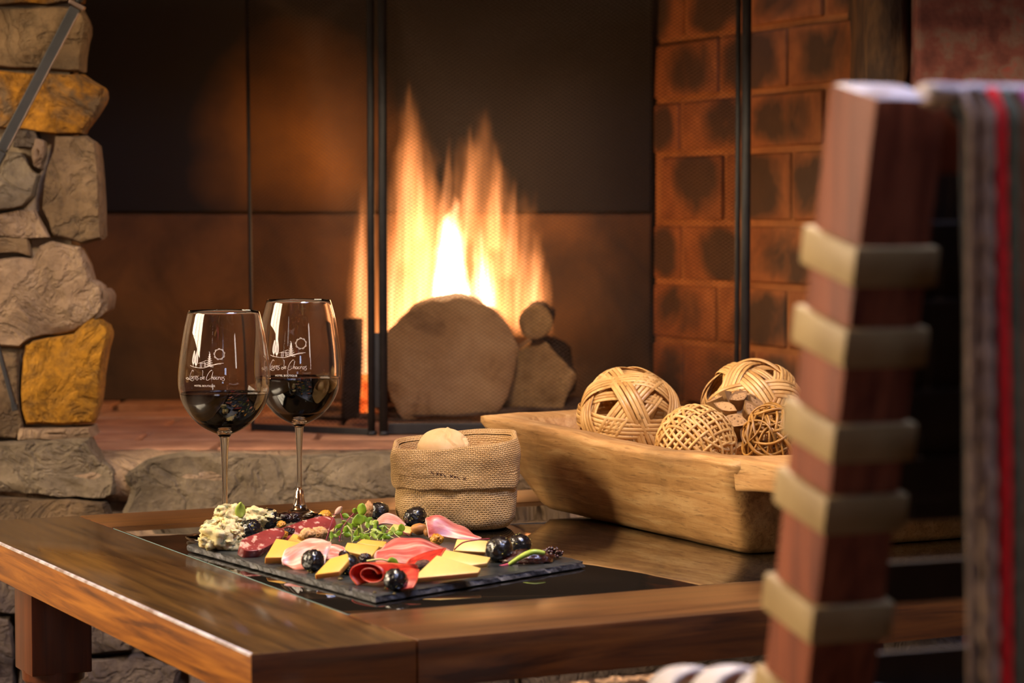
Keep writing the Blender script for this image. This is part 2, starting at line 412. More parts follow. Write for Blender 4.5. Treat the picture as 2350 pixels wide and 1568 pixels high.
pier = [
 ([(-60, -70), (150, -60), (195, -50), (188, 4), (110, 12), (-60, 10)], s_tanl),
 ([(-60, 18), (150, 16), (190, 20), (204, 52), (198, 95), (192, 165), (100, 160), (-60, 156)], s_tan),
 ([(-60, 164), (100, 168), (195, 170), (243, 203), (240, 232), (200, 295), (192, 309), (90, 306), (-60, 288)], s_tanl),
 ([(38, 282), (75, 278), (88, 312), (86, 342), (34, 338)], s_dark),
 ([(-60, 352), (10, 345), (50, 350), (75, 385), (92, 402), (80, 450), (58, 474), (20, 482), (-60, 490)], s_grey),
 ([(88, 318), (107, 325), (105, 362), (98, 388), (82, 382), (80, 344)], s_pink),
 ([(130, 311), (198, 311), (221, 325), (230, 400), (234, 480), (236, 549), (190, 560), (125, 542), (100, 480), (106, 420)], s_tan),
 ([(-60, 496), (50, 480), (82, 480), (118, 546), (60, 547), (-60, 538)], s_pink),
 ([(-60, 546), (68, 548), (75, 588), (30, 580), (-60, 590)], s_tan),
 ([(95, 562), (120, 552), (190, 565), (214, 640), (239, 658), (243, 702), (224, 728), (170, 762), (72, 780), (46, 798), (-60, 786), (-60, 600), (30, 590), (78, 594)], s_pink),
 ([(58, 790), (76, 781), (172, 766), (216, 724), (246, 742), (252, 772), (240, 830), (232, 900), (214, 972), (60, 974), (48, 900), (52, 820)], s_och),
 ([(-60, 795), (42, 806), (46, 900), (54, 974), (40, 1008), (-60, 1008)], s_tan),
 ([(48, 981), (214, 979), (221, 1000), (130, 1006), (46, 1008)], s_pink),
 ([(218, 735), (248, 712), (252, 680), (240, 662), (236, 690)], s_pink),
]
for i, (poly, m) in enumerate(pier): stone(wallb, poly, YP, m, i + 1.0, 0.05)
# rough timber-dark jamb stone and the red render to its right
m_jamb = m_noise('jamb_stone', [(0.3, lin(30, 20, 14)), (0.5, lin(58, 38, 22)), (0.62, lin(92, 64, 36)), (0.75, lin(40, 26, 18))], 26, 0.85, 7, 0.9, 0.008, 60, (1, 1, 0.35)).m
jx0, jx1 = Q(1992, 100, 3.17).x, Q(2086, 100, 3.17).x
V, Fc = [], []
for i in range(41):
    z = HZ + 0.003 + i * (2.02 / 40)
    for (x, y) in ((jx0, 3.17), (jx0 + .3 * (jx1 - jx0), 3.155), (jx1 - .012, 3.15), (jx1, 3.165), (jx1, 3.44), (jx0, 3.44)):
        d = 0.006 * nz((x * 3, y, z), 22, 4); V.append(Vector((x + d, y + 0.5 * d, z)))
for i in range(40):
    for k in range(6): Fc.append((i * 6 + k, i * 6 + (k + 1) % 6, (i + 1) * 6 + (k + 1) % 6, (i + 1) * 6 + k))
Fc += [tuple(range(6)), tuple(240 + k for k in range(6))]
obj('jamb_stone', (V, Fc), m_jamb, wallb)
obj('red_render', abox((jx1 + 0.001, 3.12, 0), (2.4, 3.44, 2.5), 0.006), m_red, wallb, False)

struct('shade_beam_1', abox((-1.5, 2.76, 1.14), (jx1 + .5, 3.036, 1.30), .008), m_frame)      # added unseen beam, put here to shade the upper pier
# ------------------------------------------------------------------ raised hearth: stones, mortar bed, bricks
hearth = struct('hearth', join(abox((-1.35, 3.0, 0), (jx1, 3.96, HZ - 0.012))), m_mortar)
V, Fc = [], []                                         # irregular mortar lip along the front
NX = 120
for i in range(NX + 1):
    x = -1.35 + i / NX * (jx1 + 1.35)
    j = 0.014 * nz((x, 0, 0), 9, 2) + 0.006 * nz((x, 0, 0), 40, 3)
    for (y, z) in ((3.06, HZ - 0.002), (3.02 + j, HZ - 0.001 + 0.3 * j), (2.985 + j, HZ - 0.008), (2.97 + j, HZ - 0.026 + j * 0.6), (2.985, HZ - 0.06), (3.06, HZ - 0.06)):
        V.append(Vector((x, y + 0.003 * nz((x, y, z), 90, 5), z + 0.003 * nz((x, y, z), 70, 6))))
for i in range(NX):
    for k in range(6): Fc.append((i * 6 + k, i * 6 + (k + 1) % 6, (i + 1) * 6 + (k + 1) % 6, (i + 1) * 6 + k))
obj('mortar_lip', (V, Fc), s_pink, hearth)
m_brick = Mat('hearth_brick', rough=0.85)
v = m_brick.co(rnd=True); f = m_brick.noise(14, 6, 0.6, v); oi = m_brick.n('ShaderNodeObjectInfo')
c = m_brick.mix(oi.outputs['Random'], m_brick.ramp(f, [(0.3, lin(120, 76, 54)), (0.7, lin(176, 122, 88))]), m_brick.ramp(f, [(0.3, lin(150, 98, 66)), (0.7, lin(196, 146, 108))]))
m_brick.set('Base Color', c); m_brick.bump(m_brick.noise(80, 5, vec=v), 0.5, 0.002); m_brick = m_brick.m
rr = random.Random(3)
for r in range(7):
    y0 = 3.055 + r * 0.118; x = -0.86 - (0.13 if r % 2 else 0)
    while x < jx1:
        L = 0.245 + rr.uniform(-0.012, 0.012); x1 = min(x + L, jx1 - 0.004)
        xr = 0.47 - 0.472 * max(0, y0 + 0.055 - 3.3)            # stop at the splayed side wall
        if y0 > 3.3: x1 = min(x1, xr)
        if y0 > 3.2: x = max(x, -0.77)
        if x1 - x > 0.03:
            dz = rr.uniform(-0.0025, 0.0015)
            obj('brick', abox((x, y0 + rr.uniform(0, .003), HZ - 0.03), (x1 - 0.009, y0 + 0.109, HZ + dz), 0.003), m_brick, hearth)
        x = max(x, x1) if x1 - x > 0.03 else x + L
hst = [
 ([(-60, 1022), (60, 1011), (205, 1006), (240, 1056), (270, 1082), (268, 1134), (250, 1142), (120, 1135), (-60, 1124)], s_grey),
 ([(-60, 1138), (130, 1142), (250, 1150), (258, 1178), (262, 1240), (-60, 1240)], s_tan),
 ([(276, 1085), (330, 1056), (420, 1037), (520, 1040), (650, 1049), (760, 1041), (880, 1036), (960, 1040), (968, 1150), (960, 1262), (290, 1262), (280, 1172), (300, 1120)], s_grey),
 ([(975, 1042), (1120, 1036), (1300, 1044), (1330, 1130), (1320, 1258), (976, 1262)], s_tan),
 ([(1340, 1044), (1600, 1036), (1800, 1046), (1820, 1250), (1340, 1260)], s_grey),
 ([(1832, 1040), (2200, 1036), (2212, 1260), (1834, 1260)], s_tan),
 ([(-60, 1250), (250, 1248), (266, 1395), (30, 1405), (-60, 1400)], s_base),
 ([(280, 1272), (560, 1268), (700, 1276), (692, 1425), (540, 1432), (285, 1418)], s_base),
 ([(-60, 1412), (25, 1415), (38, 1500), (30, 1620), (-60, 1620)], s_base),
 ([(45, 1415), (270, 1404), (330, 1440), (310, 1484), (190, 1498), (48, 1490)], s_base),
 ([(342, 1432), (540, 1442), (690, 1434), (700, 1500), (560, 1530), (330, 1492)], s_base),
 ([(50, 1502), (200, 1506), (330, 1500), (420, 1530), (400, 1660), (44, 1660)], s_base),
 ([(432, 1536), (560, 1540), (704, 1512), (712, 1660), (430, 1660)], s_base),
 ([(712, 1272), (960, 1272), (1180, 1276), (1180, 1660), (722, 1660)], s_base),
 ([(1190, 1272), (1800, 1272), (2210, 1276), (2210, 1660), (1190, 1660)], s_base),
]
for i, (poly, m) in enumerate(hst): stone(hearth, poly, 2.985, m, 30.0 + i, 0.05, 0.02, 0.006)

# ------------------------------------------------------------------ firebox
def m_sooty(name, cols, soot=(0.42, 0.62), sc=3.0, low=0.0):
    M = Mat(name, rough=0.85); v = M.co(rnd=False)
    f = M.noise(7, 6, 0.6, v, 0.4); col = M.ramp(f, [(0.3, cols[0]), (0.7, cols[1])])
    s = M.noise(sc, 5, 0.55, v, 0.6)
    sx = M.n('ShaderNodeSeparateXYZ'); M.link(v, sx.inputs[0])
    k = M.ramp(s, [(soot[0], (0, 0, 0)), (soot[1], (1, 1, 1))])
    M.set('Base Color', M.mix(M.math('MULTIPLY', k, 0.93), col, (0.010, 0.008, 0.007, 1))); M.bump(M.noise(50, 6, vec=v), 0.25, 0.002); return M
BK = 3.86
m_back = m_sooty('sooty_render', (lin(70, 48, 28), lin(122, 86, 50)), (0.40, 0.74), 3.2).m
m_backup = m_sooty('sooty_render_glow', (lin(70, 42, 22), lin(126, 80, 40)), (0.30, 0.55), 2.6)
# fire glow painted as one patch left of the fire, black soot round it
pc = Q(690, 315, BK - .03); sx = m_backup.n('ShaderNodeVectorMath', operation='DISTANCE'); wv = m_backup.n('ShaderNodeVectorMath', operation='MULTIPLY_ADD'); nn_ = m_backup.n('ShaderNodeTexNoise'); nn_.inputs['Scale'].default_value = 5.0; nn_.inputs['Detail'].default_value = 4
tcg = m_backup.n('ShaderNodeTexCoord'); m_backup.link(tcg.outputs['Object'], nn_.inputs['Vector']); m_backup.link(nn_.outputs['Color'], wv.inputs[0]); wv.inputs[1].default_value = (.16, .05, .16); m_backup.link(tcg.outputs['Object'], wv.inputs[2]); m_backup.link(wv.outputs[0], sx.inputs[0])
GLOW_PATCH = sx
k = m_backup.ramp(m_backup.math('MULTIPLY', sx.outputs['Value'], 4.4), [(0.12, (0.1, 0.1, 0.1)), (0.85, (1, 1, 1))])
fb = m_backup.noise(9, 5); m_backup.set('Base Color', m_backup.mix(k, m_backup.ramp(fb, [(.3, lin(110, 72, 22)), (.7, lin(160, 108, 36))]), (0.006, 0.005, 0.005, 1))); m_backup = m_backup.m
firebox = struct('firebox', join(abox((-0.82, BK + 0.03, HZ - 0.01), (0.42, BK + 0.10, 1.75)), abox((-0.84, 3.45, HZ - .01), (-0.78, BK + .03, 1.75)), abox((-0.84, 3.46, 1.75), (0.66, BK + 0.10, 1.80))), m_back)
zsplit = Q(400, 488, BK).z
obj('back_panel', abox((-0.775, BK - 0.008, HZ), (0.222, BK + 0.035, zsplit - 0.002), 0.004), m_back, firebox, False)
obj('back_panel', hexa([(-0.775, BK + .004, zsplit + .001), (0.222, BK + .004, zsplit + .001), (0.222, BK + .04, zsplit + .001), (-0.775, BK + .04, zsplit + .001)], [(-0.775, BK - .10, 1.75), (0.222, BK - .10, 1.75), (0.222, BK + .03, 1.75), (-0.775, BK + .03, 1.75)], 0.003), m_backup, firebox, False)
GLOW_PATCH.inputs[1].default_value = pc - wloc(firebox) + Vector((.08, .025, .08))
# splayed brick side wall on the right
A = Vector((0.478, 3.305, 0)); B = Vector((0.2255, BK - 0.005, 0)); wd = (B - A).normalized(); wn = Vector((wd.y, -wd.x, 0))
if wn.x > 0: wn = -wn
WL = (B - A).length
def wpt(s, d, z): p = A + wd * s + wn * d; return Vector((p.x, p.y, z))
obj('mortar_bed', hexa([wpt(0, -0.10, HZ), wpt(WL, -0.10, HZ), wpt(WL, -0.004, HZ), wpt(0, -0.004, HZ)], [wpt(0, -0.10, 1.74), wpt(WL, -0.10, 1.74), wpt(WL, -0.004, 1.74), wpt(0, -0.004, 1.74)]), m_noise('brick_mortar', [(0.3, lin(120, 76, 42)), (0.7, lin(166, 112, 66))], 12, 0.9, 5, 0.6, 0.003).m, firebox, False)
MB = Mat('sooty_fire_brick', rough=0.85)
v = MB.co('Generated'); sx = MB.n('ShaderNodeSeparateXYZ'); MB.link(v, sx.inputs[0]); oi = MB.n('ShaderNodeObjectInfo')
vw = MB.co(rnd=True); nn = MB.noise(5, 4, 0.6, vw, 0.6); nf = MB.noise(22, 6, 0.6, vw)
# soot blotch on each brick, its own shape and place
cx = MB.math('MULTIPLY_ADD', oi.outputs['Random'], 0.5, 0.25)
dx = MB.math('ABSOLUTE', MB.math('SUBTRACT', sx.outputs['Y'], cx)); dz = MB.math('ABSOLUTE', MB.math('SUBTRACT', sx.outputs['Z'], 0.5))
dd = MB.math('ADD', MB.math('POWER', MB.math('MULTIPLY', dx, 2.0), 2.0), MB.math('POWER', MB.math('MULTIPLY', dz, 1.7), 3.0))
soot = MB.ramp(MB.math('ADD', MB.math('MULTIPLY', dd, 0.42), MB.math('MULTIPLY', nn, 1.3)), [(0.70, (1, 1, 1)), (0.95, (0, 0, 0))])
MB.set('Base Color', MB.mix(MB.math('MULTIPLY', soot, 0.88), MB.ramp(nf, [(0.3, lin(112, 66, 36)), (0.7, lin(152, 96, 54))]), (0.03, 0.02, 0.013, 1))); MB.bump(nf, 0.5, 0.003)
zc = [HZ + .002, .575, .668, .760, .867, .952, 1.045, 1.138, 1.23, 1.325, 1.42, 1.515]
for i in range(len(zc) - 1):
    s = -0.11 + (0.105 if i % 2 else 0.0) + rr.uniform(-.02, .02)
    while s < WL:
        L = 0.212 + rr.uniform(-0.02, 0.015); s0, s1 = max(s, 0.0), min(s + L - 0.011, WL)
        if s1 - s0 > 0.02:
            d = rr.uniform(-0.001, 0.003); z0, z1 = zc[i] + 0.005, zc[i + 1] - 0.005
            obj('brick', hexa([wpt(s0, -.03, z0), wpt(s1, -.03, z0), wpt(s1, d, z0), wpt(s0, d, z0)], [wpt(s0, -.03, z1), wpt(s1, -.03, z1), wpt(s1, d, z1), wpt(s0, d, z1)], 0.004), MB.m, firebox, True)
        s += L

# ------------------------------------------------------------------ logs, embers and the fire
def m_bark(name, a, b): return m_noise(name, [(0.3, a), (0.6, b), (0.75, tuple(0.4 * c for c in a[:3]))], 30, 0.95, 6, 1.0, 0.006, 60, (1, 0.3, 1)).m
m_char = m_bark('charred_bark', lin(30, 22, 18), lin(64, 48, 38))
m_cut = Mat('sawn_end', rough=0.9); vv = m_cut.co(); nf = m_cut.noise(16, 6, 0.65, vv, 0.5)
m_cut.set('Base Color', m_cut.ramp(nf, [(0.25, lin(110, 76, 48)), (0.42, lin(190, 146, 100)), (0.7, lin(214, 172, 124))])); m_cut.bump(m_cut.noise(120, 5, vec=vv), 0.6, 0.003); m_cut = m_cut.m
m_ashbark = m_bark('ashy_bark', lin(150, 112, 70), lin(206, 162, 108))
def log(name, label, c, r, Y0, Y1, seed, barkm, cutm, tilt=0.0, sx=1.0, loc=None, irregular=0.05, sag=0.0, dome=1.0):
    rt = thing(name, label, 'log', (c[0], (Y0 + Y1) / 2, c[1] - r))
    n = 76; V, Fc = [], []
    steps = [Y0 + (Y1 - Y0) * k / 8 for k in range(9)]
    def rad(a, y): return r * (1 + irregular * 2 * nz((cos(a) * 1.2, sin(a) * 1.2, y * 3), 1.4, seed) + irregular * 0.6 * nz((cos(a) * 4, sin(a) * 4, y * 20), 1.5, seed))
    for k, y in enumerate(steps):
        for j in range(n):
            a = 2 * pi * j / n; R = rad(a, y)
            ca = cos(a) if sin(a) > 0 else math.copysign(abs(cos(a)) ** dome, cos(a)); V.append(Vector((c[0] + ca * R * sx + tilt * (y - Y0), y, max(c[1] + sin(a) * R, c[1] - r + 0.0) + sag * (y - Y0))))
    for k in range(8):
        for j in range(n): Fc.append((k * n + j, k * n + (j + 1) % n, (k + 1) * n + (j + 1) % n, (k + 1) * n + j))
    Fc.append(tuple(8 * n + j for j in range(n)))
    obj('bark', (V, Fc), barkm, rt)
    E = [Vector(p) for p in V[:n]]; cc = sum(E, Vector()) / n; EV = []; EF = []
    for s, dy in ((1.0, 0.0), (0.985, -0.004), (0.7, -0.003), (0.35, -0.0045)):
        for p in E:
            q = cc + (p - cc) * s; EV.append(Vector((q.x, Y0 + dy + (0.0025 * nz(q, 60, seed) if s < 1 else 0), q.z)))
    EV.append(cc + Vector((0, -0.004, 0)))
    for k in range(3):
        for j in range(n): EF.append((k * n + j, k * n + (j + 1) % n, (k + 1) * n + (j + 1) % n, (k + 1) * n + j))
    for j in range(n): EF.append((3 * n + j, 3 * n + (j + 1) % n, 4 * n))
    obj('sawn_end', (EV, EF), cutm, rt)
    return rt
YL = 3.45
cL = Q(1027, 0, YL).x
log('log', 'big round log with its wide sawn end facing out, under the flames', (cL, HZ + 0.089), 0.089, YL, 3.76, 3, m_char, m_cut, 0, 1.06, irregular=0.06, dome=.42)
cR = Q(1232, 0, 3.50).x
log('log', 'ragged flaky log lying against the right side of the big sawn log', (cR, HZ + 0.055), 0.055, 3.51, 3.74, 8, m_char, m_ashbark, 0.05, 0.95, irregular=0.11, dome=.5)
log('log', 'thin round branch resting on top of the ragged flaky log', (Q(1230, 0, 3.5).x, HZ + 0.112 + 0.029), 0.0245, 3.49, 3.75, 11, m_char, m_ashbark, 0.03, 1.0, irregular=0.05)
ch = thing('charred_log', 'black charred split log standing upright left of the screen posts', 'log', (Q(806, 0, 3.5).x, 3.5, HZ))
obj('bark', tube([(Q(800, 0, 3.5).x, 3.5, HZ), (Q(804, 0, 3.5).x, 3.505, HZ + .05), (Q(808, 0, 3.5).x, 3.51, HZ + .10), (Q(806, 0, 3.5).x, 3.515, HZ + 0.145)], lambda t: 0.0135 * (1 + 0.18 * sin(t * 9)), 10), m_char, ch)
ME = Mat('glowing_ember'); e = ME.n('ShaderNodeEmission'); f = ME.noise(60, 4, 0.6)
ME.link(ME.ramp(f, [(0.3, (0.35, 0.02, 0.0)), (0.5, (1.0, 0.14, 0.02)), (0.68, (1.0, 0.42, 0.08))]), e.inputs[0]); e.inputs[1].default_value = 1.6; ME.link(e.outputs[0], ME.out.inputs['Surface'])
em = thing('ember', 'red glowing ember log burning behind the left screen post', 'ember', (Q(838, 0, 3.54).x, 3.54, HZ))
obj('ember_core', tube([(Q(836, 0, 3.54).x, 3.54, HZ), (Q(838, 0, 3.54).x, 3.54, HZ + .03), (Q(837, 0, 3.54).x, 3.545, HZ + .062)], lambda t: 0.013 * (1 + 0.2 * sin(t * 7)) * (1.0 if t < .9 else .5), 12), ME.m, em)
m_ash = m_noise('ash', [(0.3, lin(70, 50, 38)), (0.7, lin(134, 104, 80))], 40, 0.95, 5, 0.8, 0.004).m
ash = tag(obj('ash_bed', lump((0.0, 3.58, HZ), (0.30, 0.14, 0.020), 5, 0.35, 3, 4, 0.3, 14, flat_z=HZ - 0.001), m_ash), 'low bed of pale ash spread under and around the logs', 'ash', None, 'stuff')

# flames: each tongue a tapered body of glowing gas, its own volume
MF = Mat('flame'); nt = MF.t; nt.nodes.remove(MF.b)
tc = MF.n('ShaderNodeTexCoord'); oi = MF.n('ShaderNodeObjectInfo')
seed = MF.math('MULTIPLY', oi.outputs['Random'], 57.0); cmb = MF.n('ShaderNodeCombineXYZ'); [MF.link(seed, cmb.inputs[i]) for i in range(3)]
def vmul(sc, off):
    m1 = MF.n('ShaderNodeVectorMath', operation='MULTIPLY'); MF.link(tc.outputs['Object'], m1.inputs[0]); m1.inputs[1].default_value = sc
    a1 = MF.n('ShaderNodeVectorMath', operation='ADD'); MF.link(m1.outputs[0], a1.inputs[0]); MF.link(off, a1.inputs[1]); return a1.outputs[0]
sp = MF.n('ShaderNodeSeparateXYZ'); MF.link(tc.outputs['Object'], sp.inputs[0]); X, Y, Z = sp.outputs
n1 = MF.n('ShaderNodeTexNoise'); n1.inputs['Scale'].default_value = 1.0; n1.inputs['Detail'].default_value = 3; MF.link(vmul((0.9, 0.9, 2.6), cmb.outputs[0]), n1.inputs['Vector'])
c1 = MF.n('ShaderNodeSeparateColor'); MF.link(n1.outputs['Color'], c1.inputs[0])
zw = MF.math('MULTIPLY', MF.math('POWER', MF.math('MAXIMUM', Z, 0.0), 0.8), 1.7)
xx = MF.math('ADD', X, MF.math('MULTIPLY', MF.math('SUBTRACT', c1.outputs[0], 0.5), zw)); yy = MF.math('ADD', Y, MF.math('MULTIPLY', MF.math('SUBTRACT', c1.outputs[1], 0.5), zw))
rr2 = MF.math('SQRT', MF.math('ADD', MF.math('MULTIPLY', xx, xx), MF.math('MULTIPLY', yy, yy)))
R = MF.math('ADD', MF.math('MULTIPLY', MF.math('POWER', MF.math('MAXIMUM', MF.math('SUBTRACT', 1.0, Z), 0.0), 0.62), 0.98), 0.02)
body = MF.math('POWER', MF.math('SUBTRACT', 1.0, MF.math('DIVIDE', rr2, R), clamp=True), 0.7)
n2 = MF.n('ShaderNodeTexNoise'); n2.inputs['Scale'].default_value = 1.0; n2.inputs['Detail'].default_value = 3; n2.inputs['Distortion'].default_value = 0.5; MF.link(vmul((5.0, 5.0, 1.6), cmb.outputs[0]), n2.inputs['Vector'])
st = MF.math('POWER', MF.math('MULTIPLY', n2.outputs[0], 1.82), 3.1)
fade = MF.math('MULTIPLY', MF.math('SMOOTH_MIN', MF.math('MULTIPLY', MF.math('SUBTRACT', 1.0, Z), 1.6), 1.0, 0.3), MF.math('MULTIPLY', MF.math('ADD', Z, 0.02), 12.0, clamp=True))
den = MF.math('MULTIPLY', MF.math('MULTIPLY', body, st), fade)
hs = MF.n('ShaderNodeSeparateColor'); MF.link(oi.outputs['Color'], hs.inputs[0]); heat = MF.math('MULTIPLY', hs.outputs[0], 10.0)
hd = MF.math('MULTIPLY', den, heat)
colr = MF.ramp(MF.math('MULTIPLY', hd, 0.22), [(0.0, (1.0, 0.28, 0.06)), (0.15, (1.0, 0.38, 0.14)), (0.45, (1.0, 0.48, 0.24)), (0.75, (1.0, 0.68, 0.38)), (1.0, (1.0, 0.86, 0.64))])
em2 = MF.n('ShaderNodeEmission'); MF.link(colr, em2.inputs[0]); MF.link(MF.math('MULTIPLY', hd, 30.0 * FLAME), em2.inputs[1]); MF.link(em2.outputs[0], MF.out.inputs['Volume'])
fire = thing('fire', 'orange log fire with tall wispy flames behind the wire screen', 'fire', (Q(1040, 0, 3.6).x, 3.6, HZ + 0.12))
def tongue(px, y0, y1, wpx, Yd, heat, lean=0.0):
    b = Q(px, y0, Yd); t = Q(px + lean, y1, Yd); h = t.z - b.z; hw = wpx / 2 / F * Yd
    V, Fc = [], []
    for i in range(9):
        z = i / 8; r = (1.15 * (1 - z) ** 0.6 + 0.30) * (0.9 if i == 0 else 1)
        for k in range(10): V.append(Vector((cos(k * pi / 5) * r, sin(k * pi / 5) * r, z * 1.02 - 0.01)))
    for i in range(8):
        for k in range(10): Fc.append((i * 10 + k, i * 10 + (k + 1) % 10, (i + 1) * 10 + (k + 1) % 10, (i + 1) * 10 + k))
    Fc += [tuple(range(9, -1, -1)), tuple(80 + k for k in range(10))]
    me = bpy.data.meshes.new('flame_tongue'); me.from_pydata(V, [], Fc); me.materials.append(MF.m)
    o = bpy.data.objects.new('flame_tongue', me); C.objects.link(o); o.parent = fire
    o.location = b - wloc(fire); o.scale = (hw, max(hw * 0.8, 0.022), h); o.rotation_euler = (0, math.atan2(t.x - b.x, h), 0)
    o.color = (heat / 10, 0, 0, 1); return o
for a in ((832, 800, 360, 95, 3.60, 0.55, 14), (835, 960, 560, 60, 3.56, 1.3, 4), (940, 800, 185, 190, 3.62, 0.62, 0), (1000, 760, 300, 180, 3.68, 0.55, -10),
          (1034, 715, 440, 112, 3.60, 7.5, 2), (1112, 715, 490, 80, 3.62, 3.4, -14), (1085, 740, 235, 210, 3.70, 0.45, 10), (1145, 750, 300, 150, 3.64, 0.5, -6),
          (1200, 770, 430, 150, 3.66, 0.55, 14), (905, 800, 520, 90, 3.58, 1.1, 4), (970, 760, 380, 150, 3.58, 0.7, 6),
          (930, 620, 165, 60, 3.62, 0.8, 12), (965, 560, 235, 44, 3.60, 0.8, -8), (1012, 600, 300, 50, 3.64, 0.8, 22), (1070, 560, 270, 52, 3.66, 0.7, 14), (1135, 580, 320, 56, 3.64, 0.8, 6), (1165, 640, 390, 60, 3.66, 0.8, 12), (1218, 730, 520, 64, 3.64, 1.0, 22), (824, 740, 420, 44, 3.60, 0.8, 8)):
    tongue(*a)
lamp('fire_glow', 'POINT', Q(1045, 560, 3.60), FIRE_W, (1.0, 0.48, 0.16), 0.07)

# ------------------------------------------------------------------ spark screen: welded frame bars, posts and wire mesh
scr = thing('fire_screen', 'black metal spark screen with fine wire mesh standing across the hearth', 'fire screen', (0, 3.22, HZ))
def vbar(name, px0, px1, Y, z0, z1, mat=m_iron, rnd=True, dY=0.0):
    x0, x1 = Q(px0, 600, Y).x, Q(px1, 600, Y).x; c = (x0 + x1) / 2; r = abs(x1 - x0) / 2
    return obj(name, tube([(c, Y, z0), (c, Y, (z0 + z1) / 2), (c, Y, z1)], r, 14), mat, scr)
ZT = 1.10
vbar('post', 843, 860, 3.225, HZ + 0.006, ZT); vbar('post', 869, 889, 3.225, HZ + 0.006, ZT)
obj('foot', tube([(Q(851, 0, 3.225).x, 3.225, HZ), (Q(851, 0, 3.225).x, 3.225, HZ + 0.007)], 0.0065, 12), m_iron, scr)
obj('foot', tube([(Q(879, 0, 3.225).x, 3.225, HZ), (Q(879, 0, 3.225).x, 3.225, HZ + 0.007)], 0.0068, 12), m_iron, scr)
obj('tie_bar', obox(Q(865, 850, 3.226), Vector((1, 0, 0)), Vector((0, 1, 0)), Vector((0, 0, 1)), 0.008, 0.003, 0.05, 0.001), m_iron, scr)
vbar('post', 1686, 1698, 3.245, HZ, ZT); vbar('post', 1700, 1722, 3.235, HZ, ZT)
pL = Q(574, 500, 3.31); obj('hinge_rod', tube([(pL.x - 0.003, 3.31, ZT + 0.0), (pL.x, 3.31, 0.7), (pL.x + 0.002, 3.31, HZ)], 0.0024, 8), m_iron, scr)
def panel(x0, Y0, x1, Y1, z0, z1, pitchx, pitchz):
    """diamond wire mesh between two uprights: every wire a thin rod, joined"""
    W = sqrt((x1 - x0) ** 2 + (Y1 - Y0) ** 2); H = z1 - z0; a = Vector(((x1 - x0) / W, (Y1 - Y0) / W, 0)); nrm = Vector((-a.y, a.x, 0))
    gs = []; k = pitchz / pitchx
    for s in (1, -1):
        q = -H / k if s > 0 else 0.0; end = W if s > 0 else W + H / k
        while q < end:
            # line through (q, 0) with slope s*k, clipped to the panel
            pts = []
            lo, hi = 0.0, H
            xa = q if s > 0 else q; f = lambda h: xa + s * h / k
            h0 = 0.0; h1 = H
            if s > 0:
                h0 = max(0.0, (0 - xa) * k); h1 = min(H, (W - xa) * k)
            else:
                h0 = max(0.0, (xa - W) * k); h1 = min(H, xa * k)
            if h1 - h0 > 0.004:
                p = lambda h: Vector((x0, Y0, z0)) + a * f(h) + Vector((0, 0, h)) + nrm * (0.0004 * s)
                gs.append(tube([p(h0), p(h1)], 0.00030, 5))
            q += pitchx
    return join(*gs)
xa, xb = Q(890, 600, 3.235).x, Q(1686, 600, 3.245).x
tag(obj('wire_mesh', panel(xa, 3.235, xb, 3.245, HZ + 0.012, ZT - 0.02, 0.0078, 0.0052), m_wire, scr), kind='stuff')
xc = Q(843, 600, 3.23).x
tag(obj('wire_mesh', panel(pL.x, 3.31, xc, 3.23, HZ + 0.012, ZT - 0.02, 0.0078, 0.0052), m_wire, scr), kind='stuff')
obj('bottom_bar', hexa([(xa, 3.228, HZ + .002), (xb, 3.238, HZ + .002), (xb, 3.25, HZ + .002), (xa, 3.24, HZ + .002)], [(xa, 3.228, HZ + .017), (xb, 3.238, HZ + .017), (xb, 3.25, HZ + .017), (xa, 3.24, HZ + .017)], 0.0015), m_iron, scr, False)
obj('bottom_bar', hexa([(pL.x, 3.305, HZ + .001), (xc, 3.226, HZ + .001), (xc, 3.234, HZ + .001), (pL.x, 3.313, HZ + .001)], [(pL.x, 3.305, HZ + .010), (xc, 3.226, HZ + .010), (xc, 3.234, HZ + .010), (pL.x, 3.313, HZ + .010)], 0.001), m_iron, scr, False)
for (p0, p1) in (((xa, 3.235), (xb, 3.245)), ((pL.x - .003, 3.31), (xc, 3.23))):
    obj('top_bar', hexa([(p0[0], p0[1] - .006, ZT - .02), (p1[0], p1[1] - .006, ZT - .02), (p1[0], p1[1] + .006, ZT - .02), (p0[0], p0[1] + .006, ZT - .02)], [(p0[0], p0[1] - .006, ZT), (p1[0], p1[1] - .006, ZT), (p1[0], p1[1] + .006, ZT), (p0[0], p0[1] + .006, ZT)], 0.001), m_iron, scr, False)

# ------------------------------------------------------------------ fire irons leaning on the pier
def iron(name, label, pa, pb, Ya, Yb, wd_, collar=None):
    a, b = Q(*pa, Ya), Q(*pb, Yb); d = (b - a).normalized(); sd = d.cross(Vector((0, -1, 0))).normalized(); fw = sd.cross(d)
    rt = thing(name, label, 'fire iron', tuple(b))
    obj('shaft', obox((a + b) / 2, sd, fw, d, wd_, 0.004, (b - a).length / 2, 0.0012), m_iron, rt, False)
    return rt, a, b, d, sd, fw
rt, a, b, d, sd, fw = iron('fire_tongs', 'long dark flat iron bar leaning diagonally across the stone pier', (174, 18), (4, 345), 2.975, 2.985, 0.0068)
obj('worn_edge', obox((a + b) / 2 + (sd if sd.x > 0 else -sd) * 0.0068 - Vector((0, 0.003, 0)), sd, fw, d, 0.0008, 0.0015, (b - a).length / 2 * 0.96, 0.0004), m_ironedge, rt, False)
obj('collar', obox(a - d * 0.004, sd, fw, d, 0.010, 0.006, 0.0025, 0.001), m_ironedge, rt, False)
obj('twisted_grip', tube([a - d * (0.006 + k * 0.006) + (sd * cos(k * 1.3) + fw * sin(k * 1.3)) * 0.0016 for k in range(40)], 0.0042, 8), m_iron, rt)
